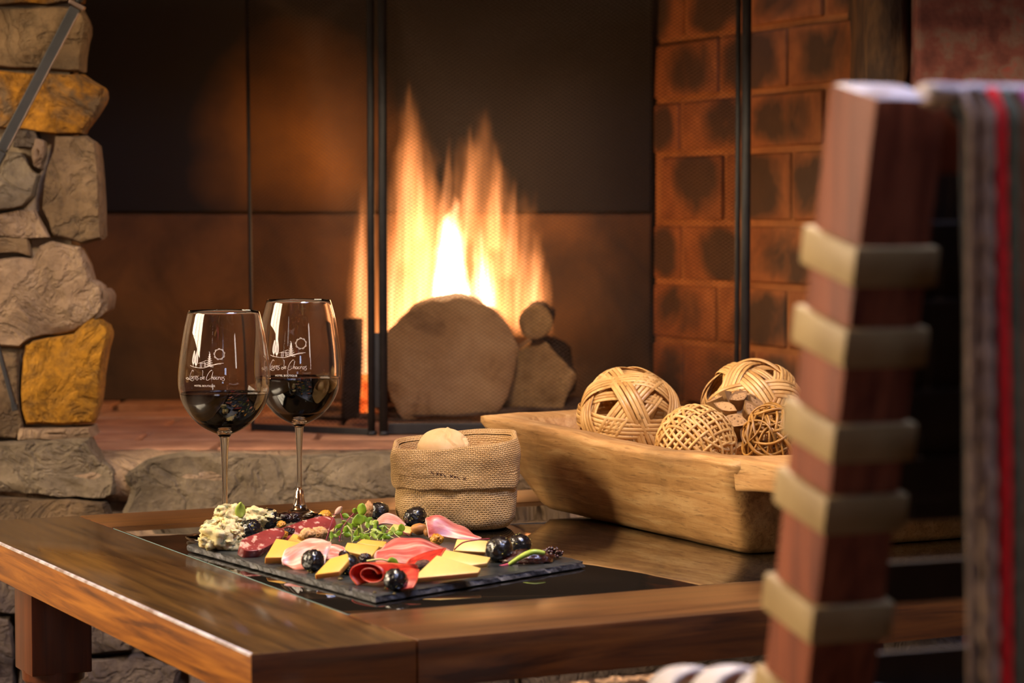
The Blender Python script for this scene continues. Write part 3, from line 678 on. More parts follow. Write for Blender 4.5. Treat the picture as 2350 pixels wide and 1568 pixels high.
ln = (b.z - HZ - .004) / -d.z; obj('tip', obox(b + d * (ln / 2 + .001), sd, fw, d, 0.0068, 0.004, ln / 2, 0.001), m_iron, rt, False)
rt, a, b, d, sd, fw = iron('poker', 'thin dark poker whose tip leans at the left foot of the stone pier', (-70, 560), (33, 932), 2.975, 2.968, 0.0026)
obj('tip', obox(b + d * 0.002, sd, fw, d, 0.0036, 0.0036, 0.004, 0.001), m_iron, rt, False)
# ------------------------------------------------------------------ coffee table
TH = 0.037; TW = 1.16; TD = 0.83; BL = 0.13; BF = 0.13; vI = 0.722
tb = thing('coffee_table', 'low varnished wooden coffee table with an inset dark glass panel', 'table', tuple(T(TW / 2, TD / 2, 0)))
def plank(u0, u1, v0, v1, topm, sidem):
    g = tbox(u0 + .0003, u1 - .0003, v0 + .0003, v1 - .0003, TZ - TH, TZ, 0.0022)
    o = obj('plank', g, topm, tb, True); o.data.materials.append(sidem.m)
    for p in o.data.polygons:
        if abs(p.normal.z) < 0.55: p.material_index = 1
    o.data.materials.append(m_sheen); o.data.materials.append(m_edge2.m)
    for p in o.data.polygons:
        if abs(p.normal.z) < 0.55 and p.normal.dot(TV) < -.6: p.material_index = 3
        if u0 == 0 and p.normal.dot(TU) < -.25 and p.normal.z > .25: p.material_index = 2  # bevel coloured pale to paint the highlight along the left edge
    o.data.set_sharp_from_angle(angle=radians(35)); return o
plank(0, BL, 0, TD, m_top, m_edge); plank(TW - BL, TW, 0, TD, m_top, m_edge)
plank(BL, TW - BL, 0, BF, m_top2, m_edge2); plank(BL, TW - BL, vI, TD, m_top2, m_edge2)
o = obj('glass_panel', tbox(BL + .001, TW - BL - .001, BF + .001, vI - .001, TZ - 0.012, TZ - 0.0004, 0.0012), m_inset, tb, True); o.data.set_sharp_from_angle(angle=radians(35))
o.data.materials.append(m_gedge)
for p in o.data.polygons:
    if p.normal.z < 0.9: p.material_index = 1
obj('under_panel', tbox(BL - .02, TW - BL + .02, BF - .02, vI + .02, TZ - TH - 0.008, TZ - TH - 0.0005), m_leg, tb, False)
def tleg(u, v):
    w_ = 0.031; gs = []
    zt = TZ - TH - 0.0005; zb = 0.312
    def ring(h, z): return [T(u - h, v - h, z), T(u + h, v - h, z), T(u + h, v + h, z), T(u - h, v + h, z)]
    up = bevelled((ring(w_, zb) + ring(w_, zt), BOXF), 0.002); c = T(u, v, 0)
    prof = [(w_ * 1.02, zb + 0.002), (w_ * 1.0, zb - .008), (w_ * .82, zb - .016), (w_ * .62, zb - .022), (w_ * .6, zb - .03), (w_ * .85, zb - .04), (w_ * .95, zb - .07), (w_ * .8, zb - .14), (w_ * .62, zb - .2), (w_ * .58, zb - .26), (w_ * .8, zb - .275), (w_ * .8, 0.0)]
    lg = obj('leg', join(up, lathe(prof, c, 24, True)), m_leg, tb, True); lg.data.set_sharp_from_angle(angle=radians(30)); return lg
for (u, v) in ((.085, .085), (.085, .775), (TW - .085, .085), (TW - .085, .775)): tleg(u, v)

# low stool in front of the table, a dark book lying on it with its foot towards the table
m_cover = Mat('book_cover', lin(54, 34, 24), 0.35).m; m_paper = Mat('book_paper', lin(200, 186, 160), 0.8).m; m_letter = Mat('book_lettering', lin(216, 170, 120), 0.5).m
BZ = .452; rel = P(1430, 1552, BZ) - T0; ub, vb = rel.dot(TU), rel.dot(TV)
st = thing('low_stool', 'low wooden stool in front of the table, under the dark book', 'stool', tuple(T(ub, vb - .07, 0)))
obj('seat', tbox(ub - .10, ub + .10, vb - .135, vb - .006, .418, .4395, .003), m_leg, st, False)
for du in (-.082, .082):
    for dv in (-.122, -.02): obj('leg', tbox(ub + du - .011, ub + du + .011, vb + dv - .011, vb + dv + .011, 0, .4178, .002), m_leg, st, False)
bk = thing('book', 'dark covered book lying on the low stool before the table', 'book', tuple(T(ub, vb - .07, .44)))
obj('pages', tbox(ub - .108, ub + .108, vb - .136, vb - .002, .4415, .4502), m_paper, bk, False)
obj('cover', tbox(ub - .11, ub + .11, vb - .138, vb, .4503, BZ, .0006), m_cover, bk, False)
obj('cover', tbox(ub - .11, ub + .11, vb - .138, vb, .44, .4414, .0004), m_cover, bk, False)
def text_geo(body, size, place):
    """built-in lettering laid down by place(x, y) -> point"""
    cu = bpy.data.curves.new('lettering', 'FONT'); cu.body = body; cu.size = size; cu.align_x = 'CENTER'; cu.fill_mode = 'FRONT'; cu.resolution_u = 2
    to = bpy.data.objects.new('lettering', cu); C.objects.link(to)
    me = bpy.data.meshes.new_from_object(to, depsgraph=bpy.context.evaluated_depsgraph_get())
    g = ([place(v.co.x, v.co.y) for v in me.vertices], [tuple(p.vertices) for p in me.polygons])
    bpy.data.objects.remove(to); bpy.data.meshes.remove(me); return g
# reads from the table side
obj('lettering', text_geo('Bodegas &', 0.028, lambda x, y: T(ub - .004 - x * .68, vb - .005 - y, BZ + .0002)), m_letter, bk, False)
for k in range(5): tag(obj('print_line', tbox(ub + .052 + k * .006, ub + .055 + k * .006, vb - .012, vb - .003, BZ + .0001, BZ + .0003), m_letter, bk, False))

# ------------------------------------------------------------------ slate board
SZ = TZ + 0.007
L_, F_, R_ = P(429, 1249, SZ), P(862, 1367, SZ), P(1344, 1287, SZ); B_ = L_ + R_ - F_
rt = thing('slate_board', 'dark grey slate serving board with rough chipped edges', 'board', tuple(((L_ + R_) / 2 - Vector((0, 0, .008)))))
def slate():
    cs = [L_, F_, R_, B_]; out = []
    for i in range(4):
        a, b = cs[i], cs[(i + 1) % 4]; k = int((b - a).length / 0.005)
        for j in range(k):
            p = a.lerp(b, j / k); out.append(p)
    N = len(out); c = sum(out, Vector()) / N; V = []; Fc = []
    for s, z, e in ((0.0, 0, 0), (-.004, 0.0002, 0.002), (0.0, -.0025, .0018), (0.0006, -.0055, .0018), (-.0015, -.0068, .001)):
        for p in out:
            d = (p - c).normalized(); n1_ = nz(p, 140, 2 + z * 1000)
            chip = max(0, nz(p, 60, 9) - 0.18) * 0.012
            q = p + d * (s - 0.0005 + e * n1_ - (chip if z > -.003 else chip * .3)); V.append(Vector((q.x, q.y, SZ + z - (0.0008 + abs(n1_) * .0008 if s == 0.0 and z == 0 else 0))))
    order = [1, 0, 2, 3, 4]                              # inner top ring, top arris, side rings, bottom
    for a, b in zip(order, order[1:]):
        for k in range(N): Fc.append((a * N + k, a * N + (k + 1) % N, b * N + (k + 1) % N, b * N + k))
    Fc.append(tuple(N + k for k in range(N))); Fc.append(tuple(4 * N + k for k in range(N)))
    return V, Fc
o = obj('slab', slate(), m_slate, rt, False); o.data.materials.append(m_slateedge)
for p in o.data.polygons:
    if abs(p.normal.z) < 0.85: p.material_index = 1

# ------------------------------------------------------------------ wine glasses
def glyphs():
    """emblem strokes in a unit space: x 0..100, y up, baseline of the name at 0"""
    S = []
    def s(*p): S.append([Vector((a, b, 0)) for a, b in p])
    # name in a running hand
    s((22, 24), (17, 14), (14, 4), (11, 0), (4, 1), (1, 3), (6, 5), (14, 1), (24, -3), (29, 1)); s((22, 24), (25, 24), (26, 21))           # L
    s((23, 9), (19, 8), (18, 3), (21, 2), (24, 8), (24, 2)); s((27, 9), (27, 2)); s((27, 6), (29, 9), (31, 9))                                   # a r
    s((32, 6), (36, 7), (36, 10), (33, 9), (32, 4), (34, 2), (37, 4)); s((42, 10), (39, 9), (39, 6), (42, 4), (40, 0), (36, 0))                  # e s
    s((52, 4), (49, 7), (47, 3), (50, 1), (53, 5), (54, 22), (52, 24)); s((55, 5), (58, 6), (58, 9), (55, 7), (55, 3), (59, 3))                  # d e
    s((78, 24), (75, 25), (68, 16), (64, 6), (64, 1), (68, 0), (74, 5)); s((80, 22), (76, 2)); s((77, 6), (79, 8), (80, 7), (80, 2))             # C h
    s((85, 8), (82, 7), (82, 3), (85, 3), (86, 8), (86, 2)); s((91, 8), (88, 6), (89, 2), (92, 4)); s((94, 9), (93, 2)); s((94, 6), (97, 9))     # a c r
    s((101, 8), (98, 6), (99, 2), (102, 4), (103, 9), (102, 2)); s((108, 9), (105, 8), (106, 5), (108, 3), (106, -1), (102, 0))                  # a s
    # ground line, poplars, house, fir, sun
    s((14, 36), (24, 33), (40, 31), (56, 31), (72, 36), (90, 42), (106, 43)); s((72, 35), (88, 40), (100, 41))
    for x, h, y0 in ((24, 36, 38), (33, 40, 35)):
        for k in range(4):
            f = 0.25 + 0.25 * k; s((x, y0), (x - 4 * f, y0 + 8), (x - 4 * f, y0 + h * .55), (x - 2 * f, y0 + h * .85), (x, y0 + h), (x + 2 * f, y0 + h * .85), (x + 4 * f, y0 + h * .55), (x + 4 * f, y0 + 8), (x, y0))
        s((x, y0 - 4), (x, y0 + 6))
    s((40, 42), (62, 50)); s((46, 44), (46, 32)); s((50, 44), (50, 32)); s((57, 46), (57, 33)); s((46, 43), (60, 43)); s((60, 44), (60, 34))
    for k in range(7):
        y = 66 - k * 5; wv = 2 + k * 1.5; s((70, y + 3), (70 + wv * .7, y - 2), (70 + wv, y - 1.4)); s((70, y + 3), (70 - wv * .7, y - 2), (70 - wv, y - 1.4)); s((70, y + 2), (70 + wv * .45, y - 3)); s((70, y + 2), (70 - wv * .45, y - 3))
    s((68, 72), (70, 66), (70, 34))
    s(*[(95 + 12 * cos(a), 66 + 12 * sin(a)) for a in [k * pi / 14 for k in range(29)]])
    for k in range(9):
        a = k * 2 * pi / 9; s(*[(95 + (13 + 1.5 * sin(t / 5 * pi)) * cos(a + t * .1), 66 + (13 + 1.5 * sin(t / 5 * pi)) * sin(a + t * .1)) for t in range(6)])
    return S
GL = glyphs()
def wine_glass(label, px, d, yrim, ywine, rmax, rrim, emb_px, emb_scale, zbowl):
    X = (px - 1175) / F * d; c = Vector((X, d, TZ)); foot_y = None
    H = Q(px, yrim, d).z - TZ; zw = Q(px, ywine, d).z - TZ
    zb = Q(px, zbowl, d).z - TZ                            # where bowl meets stem
    rt = thing('wine_glass', label, 'wine glass', tuple(c), 'wine glasses')
    hb = H - zb
    prof = [(0.000, zb + .0060), (0.010, zb + .0066)]
    k = [(0.0, .105), (.03, .18), (.06, .37), (.11, .57), (.18, .755), (.28, .915), (.39, .99), (.46, 1.0), (.55, .985), (.7, .93), (.85, .86), (1.0, rrim / rmax)]
    def R(t):
        for (t0, r0), (t1, r1) in zip(k, k[1:]):
            if t <= t1:
                break
        i = k.index((t0, r0)); p0 = k[max(0, i - 1)][1]; p3 = k[min(len(k) - 1, i + 2)][1]; u = (t - t0) / (t1 - t0)
        m0 = (r1 - p0) / (t1 - k[max(0, i - 1)][0] + 1e-9) * (t1 - t0); m1 = (p3 - r0) / (k[min(len(k) - 1, i + 2)][0] - t0 + 1e-9) * (t1 - t0)
        return rmax * ((2 * u ** 3 - 3 * u * u + 1) * r0 + (u ** 3 - 2 * u * u + u) * m0 + (-2 * u ** 3 + 3 * u * u) * r1 + (u ** 3 - u * u) * m1)
    N = 44; wall = 0.0009
    ts = [i / N for i in range(N + 1)]
    outer = [(R(t), zb + hb * t) for t in ts]
    outer[-1] = (outer[-1][0] - .0003, H - .0003)
    t_in = 0.05
    inner = [(0.0003, zb + hb * t_in)] + [(max(0.0005, (R(t) - wall) * min(1, (max(t - t_in, 0) / .05) ** .5 if t < t_in + .05 else 1)), zb + hb * t) for t in ts if t > t_in]
    rimtop = [(outer[-1][0] - .0004, H)]
    bowl = outer + rimtop + [(p[0], min(p[1], H - .0002)) for p in reversed(inner)]
    obj('bowl', lathe(bowl, c, 72), m_glass, rt)
    rs = rmax * .105
    stem = [(rs, zb)] + [(rs * (1 - .42 * min(1, t * 2.4) ** .7), zb - (zb - .018) * t) for t in [i / 20 for i in range(1, 18)]]
    stem += [(.0041, .028), (.0050, .020), (.0066, .014)]
    obj('stem', lathe(stem, c, 32), m_glass, rt)
    rf = rmax * .86
    foot = [(.0066, .014), (.0085, .0098), (.013, .0068), (.02, .0050), (rf * .8, .0032), (rf - .001, .0026), (rf, .0019), (rf - .0006, .0010), (rf * .9, .0008), (.0001, .0012)]
    obj('foot', lathe(foot, c, 64), m_glass, rt)
    zi = inner; wp = []
    for r, z in inner:
        if z < zw: wp.append((max(r - .00012, .0002), z + .00008))
    wr = [r for r, z in inner if z >= zw][0] - .00012
    wp += [(wr, zw), (wr - .0007, zw - .0006), (wr * .97, zw - .0009), (.0002, zw - .0009)]
    obj('wine', lathe(wp, c, 64), m_wine, rt)
    # etched emblem, lying on the outside of the bowl
    def onglass(x, y):
        pxx = emb_px[0] + (x - 55) * emb_scale; pyy = emb_px[1] - y * emb_scale
        q = Q(pxx, pyy, d); z = q.z - TZ; t = (z - zb) / hb; r = R(t) + .00012
        a = -pi / 2 + (q.x - X) / rmax * 1.06
        return c + Vector((cos(a) * r, sin(a) * r, z))
    gs = []
    for st_ in GL:
        cp = catmull(st_, 5) if len(st_) > 2 else st_
        gs.append(tube([onglass(p.x, p.y) for p in cp], .00016, 4))
    ht = text_geo('HOTEL BOUTIQUE', 6.6, lambda x, y: onglass(58 + x, y - 17))
    obj('etched_emblem', join(*gs, ht), m_etch, rt, False)
    return rt
wine_glass('nearer wine glass in front at the far left corner of the slate board', 513, 2.312, 713, 902, 212 / 2 / F * 2.312, 163 / 2 / F * 2.312, (480, 866), .885, 1004)
wine_glass('farther wine glass standing behind the other one, nearer to the fire', 685, 2.470, 688, 866, 196 / 2 / F * 2.470, 146 / 2 / F * 2.470, (663, 843), .895, 981)

# ------------------------------------------------------------------ burlap bag and bread
MBu = Mat('burlap', rough=0.95); uvn = MBu.n('ShaderNodeUVMap'); s_ = MBu.n('ShaderNodeSeparateXYZ')
wob = MBu.n('ShaderNodeTexNoise'); wob.inputs['Scale'].default_value = 60; wob.inputs['Detail'].default_value = 2; MBu.link(MBu.co(), wob.inputs['Vector'])
av = MBu.n('ShaderNodeVectorMath', operation='MULTIPLY_ADD'); MBu.link(wob.outputs['Color'], av.inputs[0]); av.inputs[1].default_value = (.0034, .0034, 0); MBu.link(uvn.outputs[0], av.inputs[2]); MBu.link(av.outputs[0], s_.inputs[0])
PT = 0.00212
sa = MBu.math('SINE', MBu.math('MULTIPLY', s_.outputs[0], 2 * pi / PT)); sb = MBu.math('SINE', MBu.math('MULTIPLY', s_.outputs[1], 2 * pi / PT))
weave = MBu.math('MAXIMUM', MBu.math('MULTIPLY_ADD', sa, .5, .5), MBu.math('MULTIPLY_ADD', sb, .5, .5))
ov = MBu.math('MULTIPLY', MBu.math('SINE', MBu.math('MULTIPLY', s_.outputs[0], pi / PT)), MBu.math('SINE', MBu.math('MULTIPLY', s_.outputs[1], pi / PT)))
hgt = MBu.math('MULTIPLY_ADD', ov, .25, weave)
big = MBu.noise(26, 4)
col = MBu.mix(MBu.ramp(big, [(.3, (0, 0, 0)), (.7, (1, 1, 1))]), lin(208, 162, 102), lin(234, 192, 132))
MBu.set('Base Color', MBu.mix(MBu.ramp(weave, [(.06, (.9, .9, .9)), (.34, (0, 0, 0))]), col, lin(84, 52, 24))); MBu.bump(hgt, 0.9, .0012)
m_burlap = MBu.m
bc = P(1046, 1206, TZ); bc = Vector((bc.x, bc.y, TZ))
bag = thing('burlap_bag', 'small round burlap bread bag with its rim folded down', 'bag', tuple(bc))
def bagshell(prof, name, n=96, off=0.0):
    V, UV = [], []; s = 0
    for i, (r, z) in enumerate(prof):
        if i: s += sqrt((r - prof[i - 1][0]) ** 2 + (z - prof[i - 1][1]) ** 2)
        for k in range(n + 1):
            a = 2 * pi * k / n + .35
            sq = 1 / (abs(cos(a)) ** 3.2 + abs(sin(a)) ** 3.2) ** (1 / 3.2)
            m = sq / 1.1 if r > 0.004 else 1
            hz = min(1, max(0, z / .09))
            rr_ = r * m * (1 + (.022 * nz((cos(a) * 1.5, sin(a) * 1.5, z * 22), 1.2, 3 + off * .5) + .020 * nz((cos(a) * 2.4, sin(a) * 2.4, z * 40), 1.5, 8 + off) + .010 * nz((cos(a) * 6, sin(a) * 6, z * 90), 1.5, 5)) * (1 if r > .03 else 0))
            zz = z + hz ** 2 * (-.0055 * (1 - cos(a)) + .0028 * sin(a) + .0025 * nz((cos(a), sin(a), 0), 1.8, 6))
            zz += off * .004 * nz((cos(a) * 1.3, sin(a) * 1.3, 0), 1.7, 12) * (1 if z < .06 else 0)
            V.append(bc + Vector((cos(a) * rr_, sin(a) * rr_, zz))); UV.append((a * .07, s))
    Fc = [(i * (n + 1) + k, i * (n + 1) + k + 1, (i + 1) * (n + 1) + k + 1, (i + 1) * (n + 1) + k) for i in range(len(prof) - 1) for k in range(n)]
    return obj(name, (V, Fc), m_burlap, bag, True, UV)
def dense(p, n=5): return [(v.x, v.y) for v in catmull([Vector((a, b, 0)) for a, b in p], n)]
bagshell(dense([(.001, .0015), (.035, .0012), (.055, .0012), (.0625, .006), (.0655, .016), (.0665, .030), (.0655, .046), (.0645, .060), (.0640, .080), (.0630, .086), (.0615, .080), (.0610, .05), (.060, .03)]), 'sack')
bagshell(dense([(.0632, .0870), (.0660, .0915), (.0690, .0905), (.0708, .080), (.0706, .066), (.0698, .054), (.0690, .0455), (.0682, .0442), (.0674, .047), (.0672, .066), (.0640, .082)]), 'folded_cuff', off=1)
m_ink = Mat('stamped_ink', lin(74, 48, 34), .9).m
gs = []; r_ = random.Random(5)
for i, x in enumerate((992, 1004, 1012, 1020, 1036, 1044, 1052, 1066)):
    y = 1086 + i * 1.9; dq = bc.y - .0748
    for s_2 in ((-3, -3, 3, 3), (-3, 3, 3, -3))[:1 + (i % 3 > 0)]:
        a_ = Q(x + s_2[0], y + s_2[1], dq); b_ = Q(x + s_2[2], y + s_2[3], dq); gs.append(tube([a_, b_], .0005, 4))
obj('stamped_mark', join(*gs), m_ink, bag, False)
m_bread = Mat('bread_crust', rough=.75); f = m_bread.noise(30, 5); m_bread.set('Base Color', m_bread.ramp(f, [(.3, lin(222, 174, 112)), (.7, lin(246, 212, 156))])); m_bread.bump(m_bread.noise(160, 5), .4, .001); m_bread.set('Subsurface Weight', .1); m_bread.set('Subsurface Scale', .003); m_bread = m_bread.m
m_crumb = m_noise('bread_crumb', [(.3, lin(150, 110, 62)), (.7, lin(214, 172, 112))], 60, .9, 5, .8, .002).m
def bread(label, px, py, d, rx, rz, seed, crust=m_bread):
    c = Q(px, py, d); V, Fc = ico(5); out = []
    for v in V:
        s = 1 + .06 * nz(v, 1.3, seed)
        # split seam across the top: a raised torn lip beside a groove
        g = v.x * .75 + v.z * .25 + .22 * nz(v, 2.2, seed + 1) - .32
        s += .05 * math.exp(-((g - .07) / .05) ** 2) - .10 * math.exp(-(g / .03) ** 2)
        g2 = v.x * .9 + .25 * nz(v, 2.6, seed + 4) - .72
        s += .045 * math.exp(-((g2 - .05) / .04) ** 2) - .09 * math.exp(-(g2 / .028) ** 2)
        out.append(c + Vector((v.x * rx, v.y * rx * .95, v.z * rz)) * s)
    return tag(obj('bread_roll', (out, Fc), crust), label, 'bread')
bread('pale round bread roll with a split crust poking out of the burlap bag', 1018, 1032, bc.y - .012, .0268, .0212, 2)
bread('small rough bread end just showing over the bag rim beside the roll', 1114, 1042, bc.y + .006, .0135, .0125, 7, m_crumb)
bread('bread roll buried under the others inside the bag', 1052, 1100, bc.y + .004, .040, .021, 9)

# ------------------------------------------------------------------ carved wooden trough
MT = Mat('carved_wood', rough=.55); r = MT.n('ShaderNodeVectorRotate', rotation_type='Z_AXIS'); r.inputs['Angle'].default_value = -TA; tc = MT.n('ShaderNodeTexCoord'); MT.link(tc.outputs['Object'], r.inputs['Vector'])
mp = MT.n('ShaderNodeMapping'); mp.inputs['Scale'].default_value = (16, 1.3, 16); MT.link(r.outputs[0], mp.inputs['Vector']); f = MT.noise(7, 7, .6, mp.outputs[0], .8)
mp2 = MT.n('ShaderNodeMapping'); mp2.inputs['Scale'].default_value = (90, 7.0, 90); MT.link(r.outputs[0], mp2.inputs['Vector']); pore = MT.noise(6, 3, .5, mp2.outputs[0])
col = MT.ramp(f, [(.25, lin(140, 96, 50)), (.5, lin(186, 138, 82)), (.75, lin(212, 170, 114))])
col = MT.mix(MT.ramp(pore, [(.30, (.55, .55, .55)), (.42, (0, 0, 0))]), col, lin(110, 72, 34))
bl = MT.noise(7.5, 4, .55); col = MT.mix(MT.ramp(bl, [(.5, (0, 0, 0)), (.68, (.6, .6, .6))]), col, lin(84, 62, 34))
MT.set('Base Color', col); MT.bump(MT.math('ADD', MT.noise(30, 4), MT.math('MULTIPLY', f, .6)), .35, .003); m_trough = MT.m
ZR = .552
tr = thing('wooden_trough', 'long hand carved pale wooden trough on the table', 'trough', tuple(T(.73, .46, TZ)))
def rect_ring(u0, u1, v0, v1, z, nu=14, nv=26, rc=.02):
    pts = []
    def seg(a, b, n): return [(a[0] + (b[0] - a[0]) * k / n, a[1] + (b[1] - a[1]) * k / n) for k in range(n)]
    cs = [(u0, v0), (u1, v0), (u1, v1), (u0, v1)]
    for i, n in enumerate((nu, nv, nu, nv)): pts += seg(cs[i], cs[(i + 1) % 4], n)
    out = []
    for (u, v) in pts:
        # round the corners
        cu = min(max(u, u0 + rc), u1 - rc); cv = min(max(v, v0 + rc), v1 - rc); du, dv = u - cu, v - cv
        if du and dv or (abs(du) > 0 and abs(dv) > 0):
            l = sqrt(du * du + dv * dv); k = rc / max(l, 1e-9)
            if l > rc: u, v = cu + du * k, cv + dv * k
        zz = z(u, v) if callable(z) else z
        out.append((u, v, zz))
    return out
rim = lambda off: (lambda u, v: ZR + off + .004 * nz((u * 2, v * 2, 0), 3, 2) + .0015 * nz((u, v, 0), 25, 4) - .004 * math.exp(-((v - .42) / .16) ** 2))
rings = [rect_ring(.588, .872, .268, .660, TZ + .0005, rc=.006), rect_ring(.583, .877, .262, .668, TZ + .006, rc=.006), rect_ring(.574, .886, .258, .700, TZ + .035, rc=.006),
         rect_ring(.566, .894, .256, .737, TZ + .065, rc=.006), rect_ring(.561, .899, .240, .772, rim(-.007), rc=.010), rect_ring(.5625, .8975, .2405, .775, rim(-.001), rc=.010), rect_ring(.566, .894, .242, .772, rim(0), rc=.010),
         rect_ring(.588, .872, .268, .728, rim(0), rc=.03), rect_ring(.592, .868, .272, .724, rim(-.004), rc=.03), rect_ring(.602, .858, .284, .704, TZ + .052, rc=.035), rect_ring(.622, .838, .31, .67, TZ + .032, rc=.04)]
N = len(rings[0]); V = []; Fc = []
for i, rg in enumerate(rings):
    for (u, v, z) in rg:
        a = .0018 if 0 < i < 5 else .0012 if i < 7 else .0008
        p = T(u, v, z); V.append(p + Vector((nz(p, 22, 3), nz(p, 22, 5), 0)) * a * 2 + TU * (.0035 * nz((u, v, z), 6, 7) if 0 < i < 5 else 0))
for i in range(len(rings) - 1):
    for k in range(N): Fc.append((i * N + k, i * N + (k + 1) % N, (i + 1) * N + (k + 1) % N, (i + 1) * N + k))
Fc.append(tuple(range(N))); Fc.append(tuple((len(rings) - 1) * N + k for k in range(N)))
obj('trough_body', (V, Fc), m_trough, tr)
g = hexa([T(.567, .165, ZR - .026), T(.89, .165, ZR - .026), T(.89, .256, ZR - .032), T(.5640, .256, ZR - .032)], [T(.566, .16, ZR - .001), T(.892, .16, ZR - .001), T(.892, .258, ZR - .0005), T(.5625, .258, ZR - .0005)], .004, 3)
bm = bmesh.new(); vs = [bm.verts.new(v) for v in g[0]]
for q in g[1]: bm.faces.new([vs[i] for i in q])
bmesh.ops.subdivide_edges(bm, edges=[e for e in bm.edges if e.calc_length() > .03], cuts=10, use_grid_fill=True)
for v_ in bm.verts: v_.co += Vector((nz(v_.co, 18, 2), nz(v_.co, 18, 3), nz(v_.co, 18, 4))) * .0022
obj('carved_handle', bm_geo(bm), m_trough, tr)

# ------------------------------------------------------------------ decorative balls in the trough
def m_cane(name, a, b, c_):
    M = Mat(name, rough=.38); v = M.co(rnd=True); f = M.noise(24, 4, .6, v); n2_ = M.noise(120, 4, .6, v)
    col = M.ramp(f, [(.3, a), (.55, b), (.75, c_)]); col = M.mix(M.ramp(n2_, [(.28, (.75, .75, .75)), (.4, (0, 0, 0))]), col, tuple(.25 * k for k in a[:3]) + (1,))
    M.set('Base Color', col); M.bump(n2_, .25, .0008); return M.m
m_rattan = m_cane('rattan', lin(168, 116, 56), lin(220, 172, 104), lin(238, 198, 136))
m_rattan2 = m_cane('fine_cane', lin(168, 120, 60), lin(214, 168, 100), lin(230, 190, 128))
m_vine = m_cane('brown_vine', lin(112, 74, 26), lin(166, 118, 54), lin(194, 148, 84))
def frame(nrm):
    nrm = nrm.normalized(); a = nrm.cross(Vector((.31, .17, .93))).normalized(); return nrm, a, nrm.cross(a)
PHI = (1 + 5 ** .5) / 2
ICO6 = [Vector(v).normalized() for v in ((0, 1, PHI), (0, 1, -PHI), (1, PHI, 0), (1, -PHI, 0), (PHI, 0, 1), (PHI, 0, -1))]
def takraw(label, c, R, seed, nst=5, hw=.40):
    rt = thing('rattan_ball', label, 'decorative ball', tuple(c - Vector((0, 0, R))), 'woven balls in the trough')
    rot = Matrix.Rotation(seed, 3, 'Z') @ Matrix.Rotation(seed * .7 + .3, 3, 'X'); rn = random.Random(int(seed * 10))
    for bi, ax in enumerate(ICO6):
        nrm, a, b = frame(rot @ ax)
        # crossings with the other bands, alternating over and under
        th = sorted((atan2(d.dot(b), d.dot(a)) % (2 * pi)) for o_ in ICO6 if o_ is not ax for d in ((rot @ ax).cross(rot @ o_), -(rot @ ax).cross(rot @ o_)))
        ph = th[0]; sg = 1 if bi % 2 else -1
        for k in range(nst):
            off = hw * ((k + .5) / nst * 2 - 1) * .5
            pts = []
            jit = rn.uniform(-.006, .006)
            for i in range(80):
                t = 2 * pi * i / 80; w_ = sg * cos(5 * (t - ph)); rad_ = R * (.965 + .030 * w_ - .012 * abs(off / hw) + rn.uniform(-.001, .001))
                o2 = off + jit + .012 * sin(2 * t + seed + bi)
                d = (a * cos(t) + b * sin(t)) * cos(o2) + nrm * sin(o2); pts.append(c + d * rad_)
            obj('rattan_strip', tube(pts, R * hw / nst * .46, 8, True, .30, up=lambda p: (p - c).normalized()), m_rattan, rt)
    rot = Matrix.Rotation(seed + 1.1, 3, 'Z') @ Matrix.Rotation(seed * .7 + 1.4, 3, 'X')          # a second, inner layer of narrower bands
    for bi, ax in enumerate(ICO6):
        nrm, a, b = frame(rot @ ax)
        for k in range(3):
            off = hw * .55 * ((k + .5) / 3 * 2 - 1) * .5; pts = []
            for i in range(56):
                t = 2 * pi * i / 56; d = (a * cos(t) + b * sin(t)) * cos(off) + nrm * sin(off); pts.append(c + d * R * (.895 + .015 * cos(5 * t + bi)))
            obj('rattan_strip', tube(pts, R * hw / nst * .44, 6, True, .30, up=lambda p: (p - c).normalized()), m_rattan, rt)
    return rt
def on_tray(px, py, d): return Q(px, py, d)
c1_ = Q(1446, 962, 2.585); takraw('large rattan ball of wide flat strips at the left end of the trough', c1_, 124 / F * 2.585, .55)
c2_ = Q(1728, 946, 2.60); takraw("large rattan ball behind the folded bark ball, partly hidden by the chair", c2_, 124 / F * 2.60, 1.9)
def canebal(label, c, R, seed):
    rt = thing('cane_ball', label, 'decorative ball', tuple(c - Vector((0, 0, R))), 'woven balls in the trough'); rot = Matrix.Rotation(seed, 3, 'Z') @ Matrix.Rotation(.5, 3, 'X'); rn = random.Random(9)
    for bi, ax in enumerate((Vector((1, .1, .2)), Vector((-.1, 1, .15)), Vector((.15, -.2, 1)))):
        nrm, a, b = frame(rot @ ax)
        for k in range(11):
            off = -.80 + 1.6 * k / 10 + rn.uniform(-.015, .015); pts = []
            for i in range(60):
                t = 2 * pi * i / 60; w_ = cos(4 * t + bi * 2.1 + (pi if k % 2 else 0)); rad_ = R * (.965 + .026 * w_)
                d = (a * cos(t) + b * sin(t)) * cos(off) + nrm * sin(off); pts.append(c + d * rad_)
            obj('cane_strand', tube(pts, R * .042, 6, True, .8, up=lambda p: (p - c).normalized()), m_rattan2, rt)
    return rt
c3_ = Q(1597, 1022, 2.40); canebal('smaller ball of fine parallel cane strands in the middle of the trough', c3_, 94 / F * 2.40, .8)
